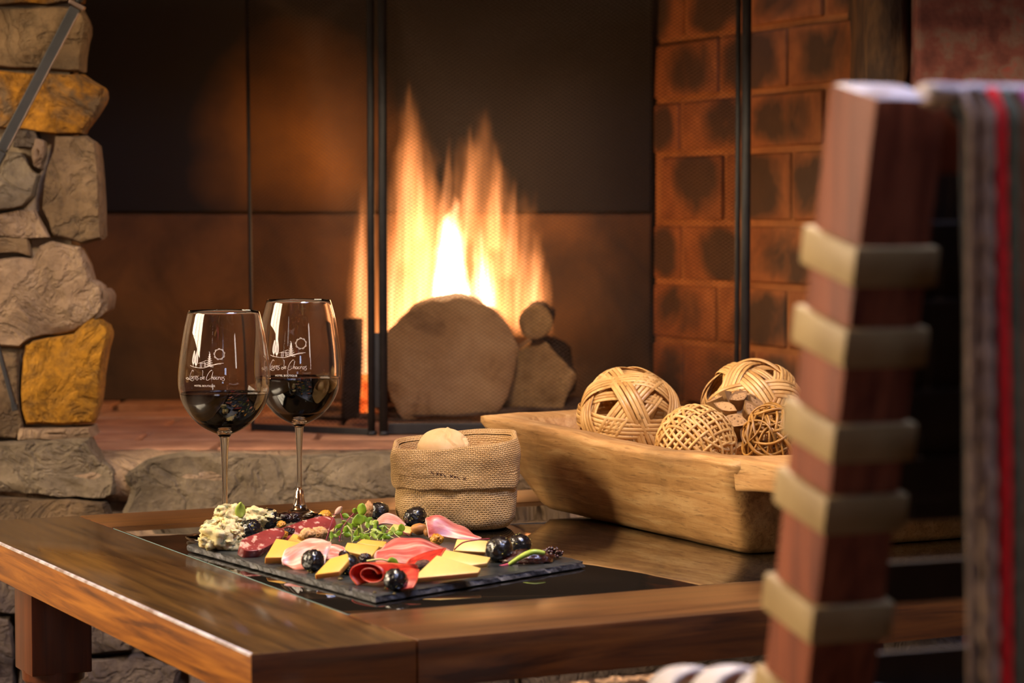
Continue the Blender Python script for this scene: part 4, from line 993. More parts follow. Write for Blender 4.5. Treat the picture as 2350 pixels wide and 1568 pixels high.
def vineball(label, c, R, seed):
    rt = thing('vine_ball', label, 'decorative ball', tuple(c - Vector((0, 0, R)))); rn = random.Random(seed)
    for k in range(30):
        nrm, a, b = frame(Vector((rn.gauss(0, 1), rn.gauss(0, 1), rn.gauss(0, 1)))); off = rn.uniform(-.55, .55); pts = []; ph = rn.uniform(0, 6)
        for i in range(48):
            t = 2 * pi * i / 48; rad_ = R * (.93 - .09 * (k % 3) / 2 + .05 * sin(2 * t + ph) + .02 * sin(5 * t + ph))
            o2 = off + .16 * sin(3 * t + ph); d = (a * cos(t) + b * sin(t)) * cos(o2) + nrm * sin(o2); pts.append(c + d * rad_)
        obj('vine', tube(pts, R * rn.uniform(.025, .048), 6, True), m_vine, rt)
    return rt
c4_ = Q(1786, 1010, 2.33); vineball('dark tangled vine ball at the right end of the trough beside the chair', c4_, 88 / F * 2.33, 4)
# folded bark ball: wedges of folded husk with porous cut ends
m_husk = m_noise('husk', [(.3, lin(128, 92, 52)), (.7, lin(184, 142, 92))], 20, .8, 5, .3, .001).m
MP = Mat('husk_cut_end', rough=.85); vo = MP.n('ShaderNodeTexVoronoi'); vo.inputs['Scale'].default_value = 330; MP.link(MP.co(), vo.inputs['Vector'])
MP.set('Base Color', MP.ramp(vo.outputs['Distance'], [(.15, lin(110, 74, 38)), (.45, lin(180, 138, 90))])); MP.bump(vo.outputs['Distance'], .6, .001)
def huskball(label, c, R):
    rt = thing('husk_ball', label, 'decorative ball', tuple(c - Vector((0, 0, R)))); rn = random.Random(12)
    obj('core', lump(c, R * .62, 4, .1), m_husk, rt); n = 46
    for i in range(n):
        z = 1 - 2 * (i + .5) / n; r_2 = sqrt(1 - z * z); t = i * 2.39996; d = Vector((cos(t) * r_2, sin(t) * r_2, z))
        _, a, b = frame(d); ang = rn.uniform(0, 6.28); e1 = a * cos(ang) + b * sin(ang); e2 = d.cross(e1)
        w1, w2 = R * rn.uniform(.30, .38), R * rn.uniform(.18, .24); top = R * rn.uniform(.92, 1.0)
        prof = [(-1, .25), (-.55, .75), (0, 1.0), (.55, .75), (1, .25), (.5, -.45), (0, -.75), (-.5, -.45)]
        lo = [c + d * R * .5 + e1 * x * w1 * .45 + e2 * y * w2 * .45 for x, y in prof]; hi = [c + d * (top + (.03 * R * y)) + e1 * x * w1 + e2 * y * w2 for x, y in prof]
        inn = [c + d * (top - .01 * R) + e1 * x * w1 * .84 + e2 * y * w2 * .8 for x, y in prof]
        V_ = lo + hi + inn; F2 = [(k, (k + 1) % 8, 8 + (k + 1) % 8, 8 + k) for k in range(8)] + [(8 + k, 8 + (k + 1) % 8, 16 + (k + 1) % 8, 16 + k) for k in range(8)] + [tuple(16 + k for k in range(8)), tuple(range(7, -1, -1))]
        o = obj('husk_wedge', (V_, F2), m_husk, rt, False); o.data.materials.append(MP.m)
        o.data.polygons[16].material_index = 1
    return rt
c5_ = Q(1690, 983, 2.49); huskball('ball of folded bark pieces with porous cut ends between the woven balls', c5_, 88 / F * 2.49)
# ------------------------------------------------------------------ food on the slate board
def yb(px, fy): return P(px, fy, SZ).y
def at(px, py, fy): return Q(px, py, yb(px, fy))
def item(name, label, cat, geo, mat, group=None, smooth=True, uv=None):
    return tag(obj(name, geo, mat, None, smooth, uv), label, cat, group)
M_ = Mat('blue_cheese', rough=.55, Subsurface_Weight=.15, Subsurface_Scale=.003); v = M_.co(); f = M_.noise(55, 5, .6, v, .6); g = M_.noise(75, 4, .6, v, 1.2)
c = M_.ramp(f, [(.3, lin(214, 192, 126)), (.6, lin(240, 226, 172))]); M_.set('Base Color', M_.mix(M_.ramp(g, [(.53, (0, 0, 0)), (.62, (.85, .85, .85))]), c, lin(86, 94, 62))); M_.bump(M_.noise(260, 4), .5, .0012); m_blue = M_.m
M_ = Mat('black_olive', (.006, .005, .006, 1), .26, Coat_Weight=.6, Coat_Roughness=.08); M_.bump(M_.noise(190, 4, .6), .6, .002); m_olive = M_.m
m_herb = m_noise('herb_flecks', [(.3, lin(96, 92, 24)), (.7, lin(190, 176, 92))], 200, .6, 2, 0).m
M_ = Mat('yellow_cheese', rough=.4, Subsurface_Weight=.25, Subsurface_Scale=.006); f = M_.noise(20, 3); M_.set('Base Color', M_.ramp(f, [(.3, lin(226, 172, 66)), (.7, lin(236, 192, 96))])); m_cheese = M_.m
M_ = Mat('pale_cheese', rough=.4, Subsurface_Weight=.25, Subsurface_Scale=.006); f = M_.noise(20, 3); M_.set('Base Color', M_.ramp(f, [(.3, lin(228, 186, 98)), (.7, lin(240, 206, 130))])); m_cheese2 = M_.m
M_ = Mat('salami', rough=.3, Coat_Weight=.3, Coat_Roughness=.2); f = M_.noise(125, 4, .6); g = M_.noise(40, 3)
M_.set('Base Color', M_.mix(M_.ramp(f, [(.54, (0, 0, 0)), (.61, (.9, .9, .9))]), M_.ramp(g, [(.3, lin(112, 34, 34)), (.7, lin(160, 66, 62))]), lin(226, 176, 156))); M_.bump(f, .3, .001); m_salami = M_.m
def m_ham(name, a, b, fat, st=(1, 4), th=(.5, .66)):
    M = Mat(name, rough=.38, Coat_Weight=.15, Coat_Roughness=.2, Subsurface_Weight=.15, Subsurface_Scale=.004); u = M.n('ShaderNodeUVMap'); mp = M.n('ShaderNodeMapping'); mp.inputs['Scale'].default_value = (st[0], st[1], 1); M.link(u.outputs[0], mp.inputs[0])
    oi = M.n('ShaderNodeObjectInfo'); M.link(M.math('MULTIPLY', oi.outputs['Random'], 19.0), mp.inputs['Location'])
    f = M.noise(1.1, 4, .6, mp.outputs[0], .7); sx = M.n('ShaderNodeSeparateXYZ'); M.link(u.outputs[0], sx.inputs[0]); eg = M.math('ADD', M.math('ABSOLUTE', M.math('SUBTRACT', sx.outputs[0], .5)), M.math('MULTIPLY', M.math('SUBTRACT', M.noise(60, 3), .5), .10)); M.set('Base Color', M.mix(M.ramp(eg, [(.435, (0, 0, 0)), (.48, (.85, .85, .85))]), M.ramp(f, [(.3, a), (th[0] - .04, b), (th[1], fat)]), fat)); M.bump(M.noise(90, 3), .2, .001); return M.m
m_pink = m_ham('pink_ham', lin(214, 108, 88), lin(232, 146, 124), lin(250, 220, 200))
m_rosy = m_ham('cured_ham', lin(142, 44, 42), lin(190, 88, 78), lin(234, 174, 152), (1, 4), (.52, .72))
m_deep = m_ham('dark_cured_loin', lin(108, 14, 12), lin(200, 50, 32), lin(226, 104, 64), (1.5, 2), (.6, .8))
m_raisin = m_noise('raisin', [(.3, lin(22, 10, 12)), (.7, lin(58, 26, 26))], 120, .3, 4, .6, .001, Coat_Weight=.4).m
m_graisin = m_noise('golden_raisin', [(.3, lin(176, 104, 14)), (.7, lin(232, 172, 52))], 120, .3, 4, .6, .001, Coat_Weight=.4).m
m_nut = m_noise('walnut_meat', [(.3, lin(176, 122, 68)), (.7, lin(226, 182, 124))], 90, .5, 5, .5, .001).m
m_almond = m_noise('brown_nut', [(.3, lin(150, 90, 40)), (.7, lin(200, 136, 70))], 60, .5, 4, .3, .001).m
m_meat = m_noise('rough_crust', [(.3, lin(44, 24, 20)), (.7, lin(122, 78, 60))], 130, .7, 5, .8, .002).m
m_chut = m_noise('chutney', [(.3, lin(28, 10, 8)), (.7, lin(76, 30, 18))], 90, .12, 5, .7, .002, Coat_Weight=.8).m
m_leafg = m_noise('sprout_green', [(.3, lin(84, 122, 14)), (.7, lin(150, 184, 44))], 60, .4, 3, .2, .0006, Subsurface_Weight=.1).m
m_leafy = m_noise('sprout_pale_green', [(.3, lin(140, 168, 40)), (.7, lin(196, 210, 104))], 60, .4, 3, .2, .0006).m
m_leafp = m_noise('sprout_purple', [(.3, lin(170, 110, 110)), (.7, lin(206, 168, 140))], 60, .4, 3, .2, .0006).m
m_stemp = Mat('stem_purple', lin(172, 70, 92), .4).m; m_stemw = Mat('stem_pale', lin(208, 206, 130), .4).m
m_stemr = Mat('stem_red', lin(140, 20, 36), .4).m
m_oil = Mat('oil_drop', (.30, .22, .06, 1), .02, Transmission_Weight=.6, IOR=1.46).m

# crumbled blue cheese: three chunks
def crumble(px, py, fy, rx, rz, seed, ncr):
    c = at(px, py, fy); s = 1 / F * c.y; lo = SZ + .0004; rn = random.Random(seed)
    gs = [lump(c, (rx * s * .86, rx * s * .6, rz * s * .88), seed, .42, 2.1, 4, .30, 4.2, True, flat_z=lo)]
    for i in range(ncr):
        t, ph = rn.uniform(0, 6.28), rn.uniform(-.5, 1.3); d = Vector((cos(t) * cos(ph) * rx * .82, sin(t) * cos(ph) * rx * .55, sin(ph) * rz * .85)) * s
        r_ = s * rn.uniform(5, 14); gs.append(lump(c + d, (r_ * rn.uniform(.8, 1.5), r_, r_ * rn.uniform(.5, 1)), seed + i * 1.7, .75, 1.5, 3, .42, 3.4, True, (t, ph * .5), flat_z=lo))
    return join(*gs)
G1 = 'blue cheese chunks'
item('blue_cheese', 'largest crumbly blue cheese chunk at the far left end of the board', 'cheese', crumble(508, 1232, 1262, 58, 40, 2, 26), m_blue, G1)
item('blue_cheese', 'upper blue cheese chunk topped by a green leaf, behind the largest chunk', 'cheese', crumble(526, 1192, 1246, 38, 34, 5, 16), m_blue, G1)
item('blue_cheese', 'ragged blue cheese piece behind the two leftmost olives', 'cheese', crumble(588, 1188, 1231, 44, 24, 9, 18), m_blue, G1)
# black olives with herb flecks
def olive(label, px, py, r, fy, seed):
    c = at(px, py, fy); R_ = r / F * c.y; root = thing('black_olive', label, 'olive', (c.x, c.y, c.z - R_ * .92), 'oily black olives on the board')
    g = lump(c, (R_ * 1.06, R_ * .95, R_ * .94), seed, .09, 1.5, 4, .11, 4.2, True, (seed, .2)); obj('flesh', g, m_olive, root)
    rn = random.Random(seed); gs = []; V = g[0]
    for i in range(30):
        p = V[rn.randrange(len(V))]; d = (p - c).normalized(); _, a, b = frame(d); t = rn.uniform(0, 3); e1 = (a * cos(t) + b * sin(t)); e2 = d.cross(e1); L1, L2 = R_ * rn.uniform(.05, .15), R_ * rn.uniform(.03, .07)
        q = p + d * R_ * .01; gs.append(([q - e1 * L1, q + e2 * L2, q + e1 * L1, q - e2 * L2, q + d * R_ * .05], [(0, 1, 4), (1, 2, 4), (2, 3, 4), (3, 0, 4), (3, 2, 1, 0)]))
    tag(obj('herb_flecks', join(*gs), m_herb, root, False), kind='stuff')
for i, a in enumerate([('black olive leaning on the front of the blue cheese', 577, 1216, 25, 1248), ('black olive at the back beside the blue cheese and dark raisins', 617, 1191, 25, 1230), ('black olive at the back edge, behind the green sprouts', 870, 1173, 22, 1199),
    ('black olive at the back edge right in front of the burlap bag', 953, 1187, 26, 1212), ('black olive on the front left edge before the pale pink ham', 718, 1287, 27, 1314), ('black olive half hidden behind the rolled dark red slice', 798, 1297, 27, 1320),
    ('front black olive, nearest the corner of the slate board', 908, 1331, 27, 1356), ('larger of two olives beside the dark chutney at the right end', 1146, 1262, 33, 1290), ('smaller olive behind the dark chutney at the right end', 1191, 1250, 26, 1266)]): olive(*a, i + 1.0)
# slabs: tops traced, tilted as they lean, given thickness
def slab(pts, foot, th, r=.0009):
    Y0 = yb(*foot); top = [Q(x, y, Y0 + d) for x, y, d in pts]
    n = (top[1] - top[0]).cross(top[2] - top[0]).normalized(); n = n if n.z > 0 else -n
    g = prism(top, -n * th, r); lo = min(v.z for v in g[0]); dz = 0.0
    return ([Vector((v.x, v.y, v.z + dz)) for v in g[0]], g[1])
GS = 'salami slices'
def salami(label, pts, foot, th):
    pts2 = []; m = len(pts)
    cl = catmull([Vector(p) for p in pts] + [Vector(pts[0])], 4)[:-1]; item('salami_slice', label, 'salami', slab([tuple(p) for p in cl], foot, th, .0012), m_salami, GS)
salami('thick red salami slice with a fatty rim, between an olive and the yellow wedge', [(550, 1256, 0), (556, 1238, .012), (590, 1224, .026), (622, 1213, .038), (650, 1214, .044), (652, 1228, .032), (632, 1244, .014), (596, 1262, .0), (566, 1264, -.003)], (590, 1281), .0085)
salami('thin red salami slice strewn with raisins, at the back left', [(634, 1216, .0), (672, 1203, .012), (705, 1192, .022), (742, 1184, .032), (768, 1190, .032), (760, 1206, .018), (728, 1222, .004), (690, 1234, -.006), (655, 1232, -.006)], (690, 1248), .004)
GC = 'yellow cheese slices'
for i, (lab, pts, ft, th, m) in enumerate([
    ('yellow cheese wedge leaning up next to the thick salami slice', [(608, 1280, 0), (634, 1236, .022), (694, 1245, .022), (672, 1279, .002)], (640, 1298), .0075, m_cheese),
    ('small yellow cheese slice behind the leaning wedge, under the walnuts', [(660, 1240, 0), (673, 1225, .012), (712, 1231, .012), (704, 1246, 0)], (682, 1258), .004, m_cheese),
    ('short yellow cheese stick lying flat left of the sprouts', [(704, 1217, 0), (707, 1206, .008), (742, 1212, .008), (739, 1224, 0)], (722, 1238), .005, m_cheese2),
    ('yellow cheese slice standing below a golden raisin at the back', [(738, 1216, 0), (748, 1194, .012), (770, 1198, .012), (766, 1220, 0)], (752, 1232), .004, m_cheese2),
    ('darker yellow cheese wedge between two olives at the front left edge', [(722, 1319, 0), (757, 1282, .016), (798, 1270, .020), (801, 1286, .012), (778, 1312, .0)], (750, 1331), .0055, m_cheese),
    ('yellow cheese block in front of the sprouts, left of the large ham fold', [(788, 1264, 0), (797, 1245, .012), (872, 1253, .014), (852, 1279, .0)], (822, 1288), .0065, m_cheese),
    ('thin yellow cheese slice tucked under the sprouts', [(818, 1246, 0), (832, 1237, .010), (888, 1243, .012), (880, 1256, .002)], (850, 1268), .004, m_cheese),
    ('yellow cheese slice at the back, right of the sprouts', [(892, 1216, 0), (903, 1202, .012), (950, 1210, .014), (944, 1224, .0)], (920, 1232), .004, m_cheese2),
    ('pale cheese slab standing under the thin red stem at the back right', [(1040, 1264, 0), (1049, 1237, .010), (1120, 1241, .012), (1114, 1268, .0)], (1078, 1280), .0045, m_cheese2),
    ('middle pale cheese triangle overlapped by the big front triangle', [(1004, 1282, .0), (1022, 1262, .016), (1126, 1279, .012), (1118, 1292, .002), (1070, 1300, -.002)], (1066, 1305), .004, m_cheese2),
    ('big pale cheese triangle at the front right of the board', [(946, 1328, 0), (1003, 1274, .026), (1104, 1304, .020), (1098, 1314, .012)], (1000, 1343), .006, m_cheese2)]):
    item('cheese_slice', lab, 'cheese', slab(pts, ft, th), m, GC)
# cured meats
def ham(label, rows, foot, mat, ruffle=.0016, th=.0012, seed=1, group='folded ham slices'):
    Y0 = yb(*foot); g, uv = sheet([[Q(x, y, Y0 + d) for x, y, d in r] for r in rows], 7, th, ruffle, seed, 62); return item('ham_slice', label, 'ham', g, mat, group, True, uv)
ham('pale pink marbled ham fold at the front left, behind an olive', [[(672, 1252, .030), (700, 1240, .034), (738, 1236, .034), (752, 1248, .030)], [(654, 1268, .014), (690, 1254, .018), (728, 1250, .020), (756, 1262, .018)], [(646, 1284, .004), (680, 1280, .006), (716, 1276, .008), (750, 1280, .010)], [(652, 1300, .004), (684, 1309, -.002), (716, 1302, -.002), (744, 1292, .004)], [(672, 1300, .012), (690, 1304, .010), (716, 1300, .010), (740, 1292, .012)]], (690, 1308), m_pink, .005)
ham('small pale pink ham curl right of the first fold, under the purple stems', [[(740, 1258, .020), (764, 1250, .022), (790, 1256, .020)], [(738, 1274, .006), (766, 1266, .008), (798, 1268, .008)], [(742, 1288, .0), (768, 1284, .0), (792, 1280, .002)]], (766, 1298), m_pink, .003, seed=3)
ham('pink ham fold at the back between two olives', [[(858, 1212, .0), (878, 1204, .002), (904, 1206, .004), (926, 1212, .004)], [(866, 1196, .008), (890, 1186, .010), (912, 1194, .010), (930, 1206, .008)], [(872, 1190, .014), (892, 1180, .016), (914, 1190, .016), (932, 1204, .014)], [(876, 1198, .018), (896, 1192, .020), (916, 1198, .02), (932, 1208, .018)]], (892, 1218), m_pink, .003, seed=4)
ham('rosy ham fold stretching right in front of the burlap bag', [[(984, 1236, .0), (1012, 1232, .0), (1052, 1238, .0), (1098, 1243, .002)], [(980, 1212, .004), (1008, 1208, .004), (1050, 1222, .004), (1104, 1238, .004)], [(976, 1194, .010), (1004, 1188, .012), (1046, 1206, .012), (1104, 1234, .010)], [(984, 1190, .020), (1010, 1186, .022), (1048, 1204, .022), (1102, 1233, .018)], [(992, 1200, .028), (1016, 1200, .028), (1052, 1214, .028), (1100, 1236, .024)]], (1040, 1246), m_rosy, .0032, seed=5)
ham('large rosy ham fold across the middle of the board', [[(884, 1250, .030), (922, 1237, .032), (972, 1237, .032), (1024, 1258, .030)], [(868, 1262, .018), (920, 1250, .020), (974, 1248, .020), (1032, 1264, .018)], [(858, 1276, .006), (912, 1272, .008), (964, 1270, .008), (1012, 1274, .008)], [(862, 1290, .002), (908, 1293, -.002), (950, 1293, -.002), (985, 1290, .0)]], (930, 1304), m_rosy, .003, seed=6)
ham('dark red cured slice tucked under the large rosy fold', [[(940, 1284, .008), (980, 1268, .012), (1024, 1258, .012)], [(930, 1300, .0), (974, 1292, .0), (1010, 1280, .0)], [(938, 1312, -.004), (972, 1306, -.004), (1000, 1296, -.002)]], (970, 1314), m_deep, .0008, seed=7)
ham('flat pink slice lying under the front olive and big cheese triangle', [[(898, 1312, .020), (930, 1304, .022), (962, 1308, .020)], [(884, 1334, .006), (920, 1330, .006), (958, 1332, .006)], [(888, 1352, -.002), (918, 1354, -.002), (948, 1350, -.002)]], (918, 1356), m_deep, .0006, seed=8)
def rolled():
    Y0 = yb(850, 1346); c0 = Q(852, 1318, Y0 - .002); c1 = Q(948, 1304, Y0 + .040); ax = (c1 - c0).normalized(); e1 = Vector((0, 0, 1)); e1 = (e1 - ax * e1.dot(ax)).normalized(); e2 = ax.cross(e1); rows = []
    for i in range(6):
        t = i / 5; row = []
        for k in range(15):
            a = -2.6 + k / 14 * 10.2; r_ = (.0142 - .0098 * (k / 14) ** .8) * (1 - .66 * t); wob = .10 * sin(a * 1.3 + i)
            row.append(c0 + (c1 - c0) * t + e1 * cos(a) * r_ * (.82 + wob * .3) + e2 * sin(a) * r_ * 1.6 - ax * (.004 * (1 - k / 14) if i == 0 else 0))
        rows.append(row)
    return sheet(rows, 3, .0010, .0005, 3)
g, uv = rolled(); item('cured_loin_roll', 'rolled dark red cured slice lying at the front corner of the board', 'ham', g, m_deep, None, True, uv)
# nuts, raisins, small bits
for lab, px, py, fy, rx, rz in (('walnut piece on top of the small yellow cheese slice', 706, 1228, 1256, 19, 15), ('walnut piece touching the purple sprout stems', 734, 1224, 1250, 17, 15), ('long walnut curl behind the pale pink ham fold', 672, 1254, 1276, 24, 10), ('walnut piece standing behind the sprouts at the back edge', 846, 1170, 1204, 10, 19)):
    c = at(px, py, fy); s = c.y / F; item('walnut', lab, 'nut', join(lump(c, (rx * s, rx * s * .8, rz * s), px, .22, 1.6, 4, .28, 3.2, True), lump(c + Vector((rx * s * .55, -.002, rz * s * .3)), (rx * s * .5, rx * s * .5, rz * s * .55), px + 2, .2, 1.8, 3, .25, 3, True)), m_nut, 'walnut pieces')
for lab, px, py, fy, r_, m in (('dark raisin between the back olive and the wine glass stem', 657, 1190, 1226, 14, m_raisin), ('reddish dark raisin in front of the wine glass stem', 677, 1188, 1222, 14, m_raisin), ('dark raisin on the thick salami slice beside the yellow wedge', 628, 1229, 1262, 12, m_raisin), ('dark raisin between the golden raisin and the small cheese slice', 662, 1221, 1248, 13, m_raisin), ('dark raisin in the middle of the thin salami slice', 690, 1209, 1234, 15, m_raisin), ('dark raisin at the right tip of the thin salami slice', 733, 1193, 1222, 13, m_raisin), ('dark raisin beside the half hidden olive', 790, 1273, 1300, 11, m_raisin), ('dark raisin in front of the yellow cheese block', 838, 1281, 1302, 13, m_raisin),
    ('golden raisin between the back olive and the salami', 646, 1204, 1234, 10, m_graisin), ('golden raisin standing on a cheese slice at the back', 747, 1184, 1218, 14, m_graisin), ('golden raisin ring beside the leaning yellow wedge', 649, 1228, 1258, 11, m_graisin), ('golden raisin between the two rosy ham folds', 1003, 1238, 1262, 14, m_graisin)):
    c = at(px, py, fy); s = c.y / F; item('raisin', lab, 'raisin', lump(c, (r_ * s, r_ * s * .9, r_ * s * .8), px * .1, .25, 1.5, 4, .38, 3.2, True), m, 'raisins')
for lab, px, py, fy, rx, rz in (('brown nut at the back beside the rosy ham fold', 962, 1214, 1232, 20, 13), ('second brown nut, right of the first, touching the ham', 986, 1222, 1240, 14, 11)):
    c = at(px, py, fy); s = c.y / F; item('brown_nut', lab, 'nut', lump(c, (rx * s, rx * s * .7, rz * s), px, .1, 1.4, 3, .1, 3, True), m_almond, 'brown nuts')
c = at(972, 1300, 1322); s = c.y / F; item('crusted_meat_bit', 'dark rough crusted morsel behind the big cheese triangle', 'meat', lump(c, (22 * s, 16 * s, 15 * s), 3, .15, 1.6, 4, .2, 4, True), m_meat)
c = at(1208, 1284, 1290); s = c.y / F; item('chutney', 'glossy dark brown chutney spoonful at the right end of the board', 'chutney', lump(c, (66 * s, 44 * s, 22 * s), 6, .28, 1.7, 4, .18, 4, True, flat_z=SZ + .0003), m_chut)
c = at(1268, 1270, 1284); s = c.y / F; rn = random.Random(8); gs = []
for i in range(70):
    t = rn.uniform(0, 6.28); q = rn.random() ** .5; gs.append(lump(c + Vector((cos(t) * q * 24, sin(t) * q * 22, (1 - q) * 13 + rn.uniform(-8, 4))) * s, 4.6 * s, i, .1, 2, 1))
tag(item('preserved_seeds', 'cluster of shiny dark preserved seeds on the chutney', 'seeds', join(*gs), m_chut), kind='stuff')
for i, (px, py, fy, r_) in enumerate(((886, 1351, 1353, 4.5), (895, 1349, 1351, 4.5), (930, 1348, 1350, 4.5), (905, 1364, 1365, 4), (781, 1330, 1332, 6), (860, 1361, 1362, 4), (716, 1314, 1316, 4), (479, 1256, 1258, 4))):
    c = P(px, fy, SZ); s = c.y / F; item('oil_drop', ('left of two tiny oil drops touching in front of the front olive', 'right of two tiny oil drops touching in front of the front olive', 'tiny oil drop at the right foot of the front olive', 'lowest tiny oil drop, nearest the slate board edge below the front olive', 'largest oil drop, left of the rolled dark red slice', 'tiny oil drop at the front corner of the slate board', 'tiny oil drop below the olive before the pale pink ham', 'tiny oil drop beside the blue cheese at the left end')[i], 'oil drop', lump(c + Vector((0, 0, r_ * s * .5)), (r_ * s, r_ * s, r_ * s * .7), i, .05, 1, 2, flat_z=SZ), m_oil, 'oil drops')
# sprouts
def leafgeo(c, up, side, L, W, cup=.25, curl=.3):
    up = up.normalized(); side = (side - up * side.dot(up)).normalized(); n = up.cross(side); G = []
    rows = []
    for i in range(6):
        t = i / 5; w_ = W * (sin(pi * (.08 + .88 * t)) ** .7) if 0 < i < 5 else W * .12; rows.append([c + up * (L * t) + side * (w_ * x) + n * (cup * W * x * x - curl * L * t * t) for x in (-1, -.5, 0, .5, 1)])
    return sheet(rows, 2, .0004, 0)[0]
def sprout(label, base, mid, tip, fy, L, W, ml, ms, nleaf=1, fz=0, group=None, thick=2.2, seed=1):
    Y = yb(base[0], fy); pts = [Q(base[0], base[1], Y), Q(mid[0], mid[1], Y - .003 + fz), Q(tip[0], tip[1], Y - .002 + fz)]; s = Y / F; rn = random.Random(seed)
    rt = thing('sprout', label, 'sprout', tuple(pts[0]), group or 'salad sprouts on the board')
    obj('stem', tube(catmull(pts, 8), lambda t: thick * s * (.6 - .15 * t), 6), ms, rt)
    d = (pts[2] - pts[1]).normalized(); a0 = rn.uniform(-.5, .5)
    for k in range(nleaf):
        an = a0 + (k - (nleaf - 1) / 2) * 1.5; up = Vector((d.x * cos(an) + d.z * sin(an), d.y - .25 * rn.random(), -d.x * sin(an) + d.z * cos(an)))
        side = Vector((cos(an + .3), .5 * rn.uniform(-1, 1), -sin(an + .3)))
        if abs(side.normalized().dot(up.normalized())) > .8: side = Vector((up.z, .3, -up.x))
        obj('leaf', leafgeo(pts[2] - d * .0004, up, side, L * s, W * s, .3, rn.uniform(.1, .4)), ml, rt)
sprout('tallest purple stemmed sprout with a pale purple leaf, left of the heap', (746, 1248), (758, 1210), (768, 1180), 1258, 26, 7, m_leafp, m_stemp, 1, seed=2)
sprout('purple stemmed sprout leaning right across the heap', (779, 1238), (790, 1206), (812, 1178), 1254, 14, 6, m_leafg, m_stemp, 1, seed=3)
sprout('short purple stemmed sprout with a small pale green leaf', (790, 1206), (785, 1190), (781, 1178), 1246, 14, 6, m_leafy, m_stemp, 1, seed=5)
sprout('tall sprout with a big bright green leaf at the top of the heap', (824, 1222), (826, 1200), (824, 1182), 1240, 30, 13, m_leafg, m_stemw, 1, seed=2)
sprout('sprout with a broad green leaf just under the tall one', (832, 1236), (830, 1218), (828, 1204), 1244, 26, 14, m_leafg, m_stemw, 1, seed=7)
sprout('pale sprout whose thick stem bends down onto the cheese block', (808, 1244), (807, 1222), (796, 1206), 1254, 16, 7, m_leafy, m_stemw, 1, seed=9, thick=4)
rn = random.Random(21); HEAP = []
spots = [(858, 1218), (888, 1212), (904, 1222), (866, 1236), (878, 1236), (836, 1236), (818, 1230), (810, 1202), (776, 1230), (760, 1238), (924, 1220), (800, 1186), (845, 1212), (868, 1222), (852, 1230), (822, 1206), (790, 1222), (840, 1198), (880, 1224), (896, 1232), (806, 1216), (772, 1212), (858, 1204), (832, 1222), (812, 1240), (848, 1240)]
for i, (x, y) in enumerate(spots):
    fy = max(1212, min(1264, y + 20)); bx, by = x + rn.uniform(-16, 16), y + rn.uniform(8, 16)
    L, W, g_, s_, nl = rn.uniform(12, 19), rn.uniform(4.5, 8), rn.random() < .6, rn.random() < .85, rn.choice((1, 2, 2))
    HEAP.append((x, y, (bx, by), ((x + bx) / 2 + rn.uniform(-6, 6), y + 5), fy, L, W, g_, s_, nl, rn.uniform(-.012, .006), i + 30))
def heap_name(h):
    return f"{'bright' if h[7] else 'pale'} green sprout, {'one leaf' if h[9] == 1 else 'two leaves'}, {'left' if h[0] < 810 else 'middle' if h[0] < 855 else 'right'} {'top' if h[1] < 1212 else 'bottom'} of the heap"
for h in HEAP:
    same = sorted((k[0], k[1]) for k in HEAP if heap_name(k) == heap_name(h)); nm = heap_name(h)
    if len(same) > 1: nm = ('leftmost ', 'second ', 'third ', 'fourth ', 'fifth ', 'sixth ')[same.index((h[0], h[1]))] + nm
    sprout(nm, h[2], h[3], (h[0], h[1]), h[4], h[5], h[6], m_leafg if h[7] else m_leafy, m_stemw if h[8] else m_stemp, h[9], h[10], 'small sprouts in the heap', 2.0, h[11])
sprout('green sprout lying on the rolled red slice at the front', (842, 1288), (872, 1284), (890, 1288), 1316, 26, 11, m_leafg, m_stemw, 1, seed=12, thick=4)
Y = yb(545, 1246); item('green_leaf', 'curled pale green leaf stuck on top of the blue cheese', 'leaf', leafgeo(Q(556, 1188, Y - .008), Vector((-.25, .2, 1)), Vector((1, .5, .2)), 34 * Y / F, 13 * Y / F, .6, .5), m_leafy)
Y = yb(1200, 1294); pts = [Q(1137, 1303, Y - .012), Q(1168, 1296, Y - .012), Q(1200, 1276, Y - .014), Q(1226, 1267, Y - .014), Q(1250, 1270, Y - .012)]
rt = thing('curved_sprout', 'curved yellow green sprout with a pink tip lying over the chutney', 'sprout', tuple(pts[0]))
obj('stem', tube(catmull(pts[1:], 8), lambda t: .0022 * (.75 + .4 * sin(t * 3)), 8), m_leafy, rt); obj('pink_tip', tube(catmull(pts[:2], 6), lambda t: .0010 + .0006 * t, 6), m_stemp, rt)
Y = yb(1080, 1284); item('red_stem', 'thin dark red stem arching over the pale cheese slab', 'stem', tube(catmull([Q(1042, 1262, Y - .004), Q(1062, 1246, Y - .003), Q(1090, 1240, Y), Q(1124, 1237, Y + .004)], 8), .0006, 6), m_stemr)

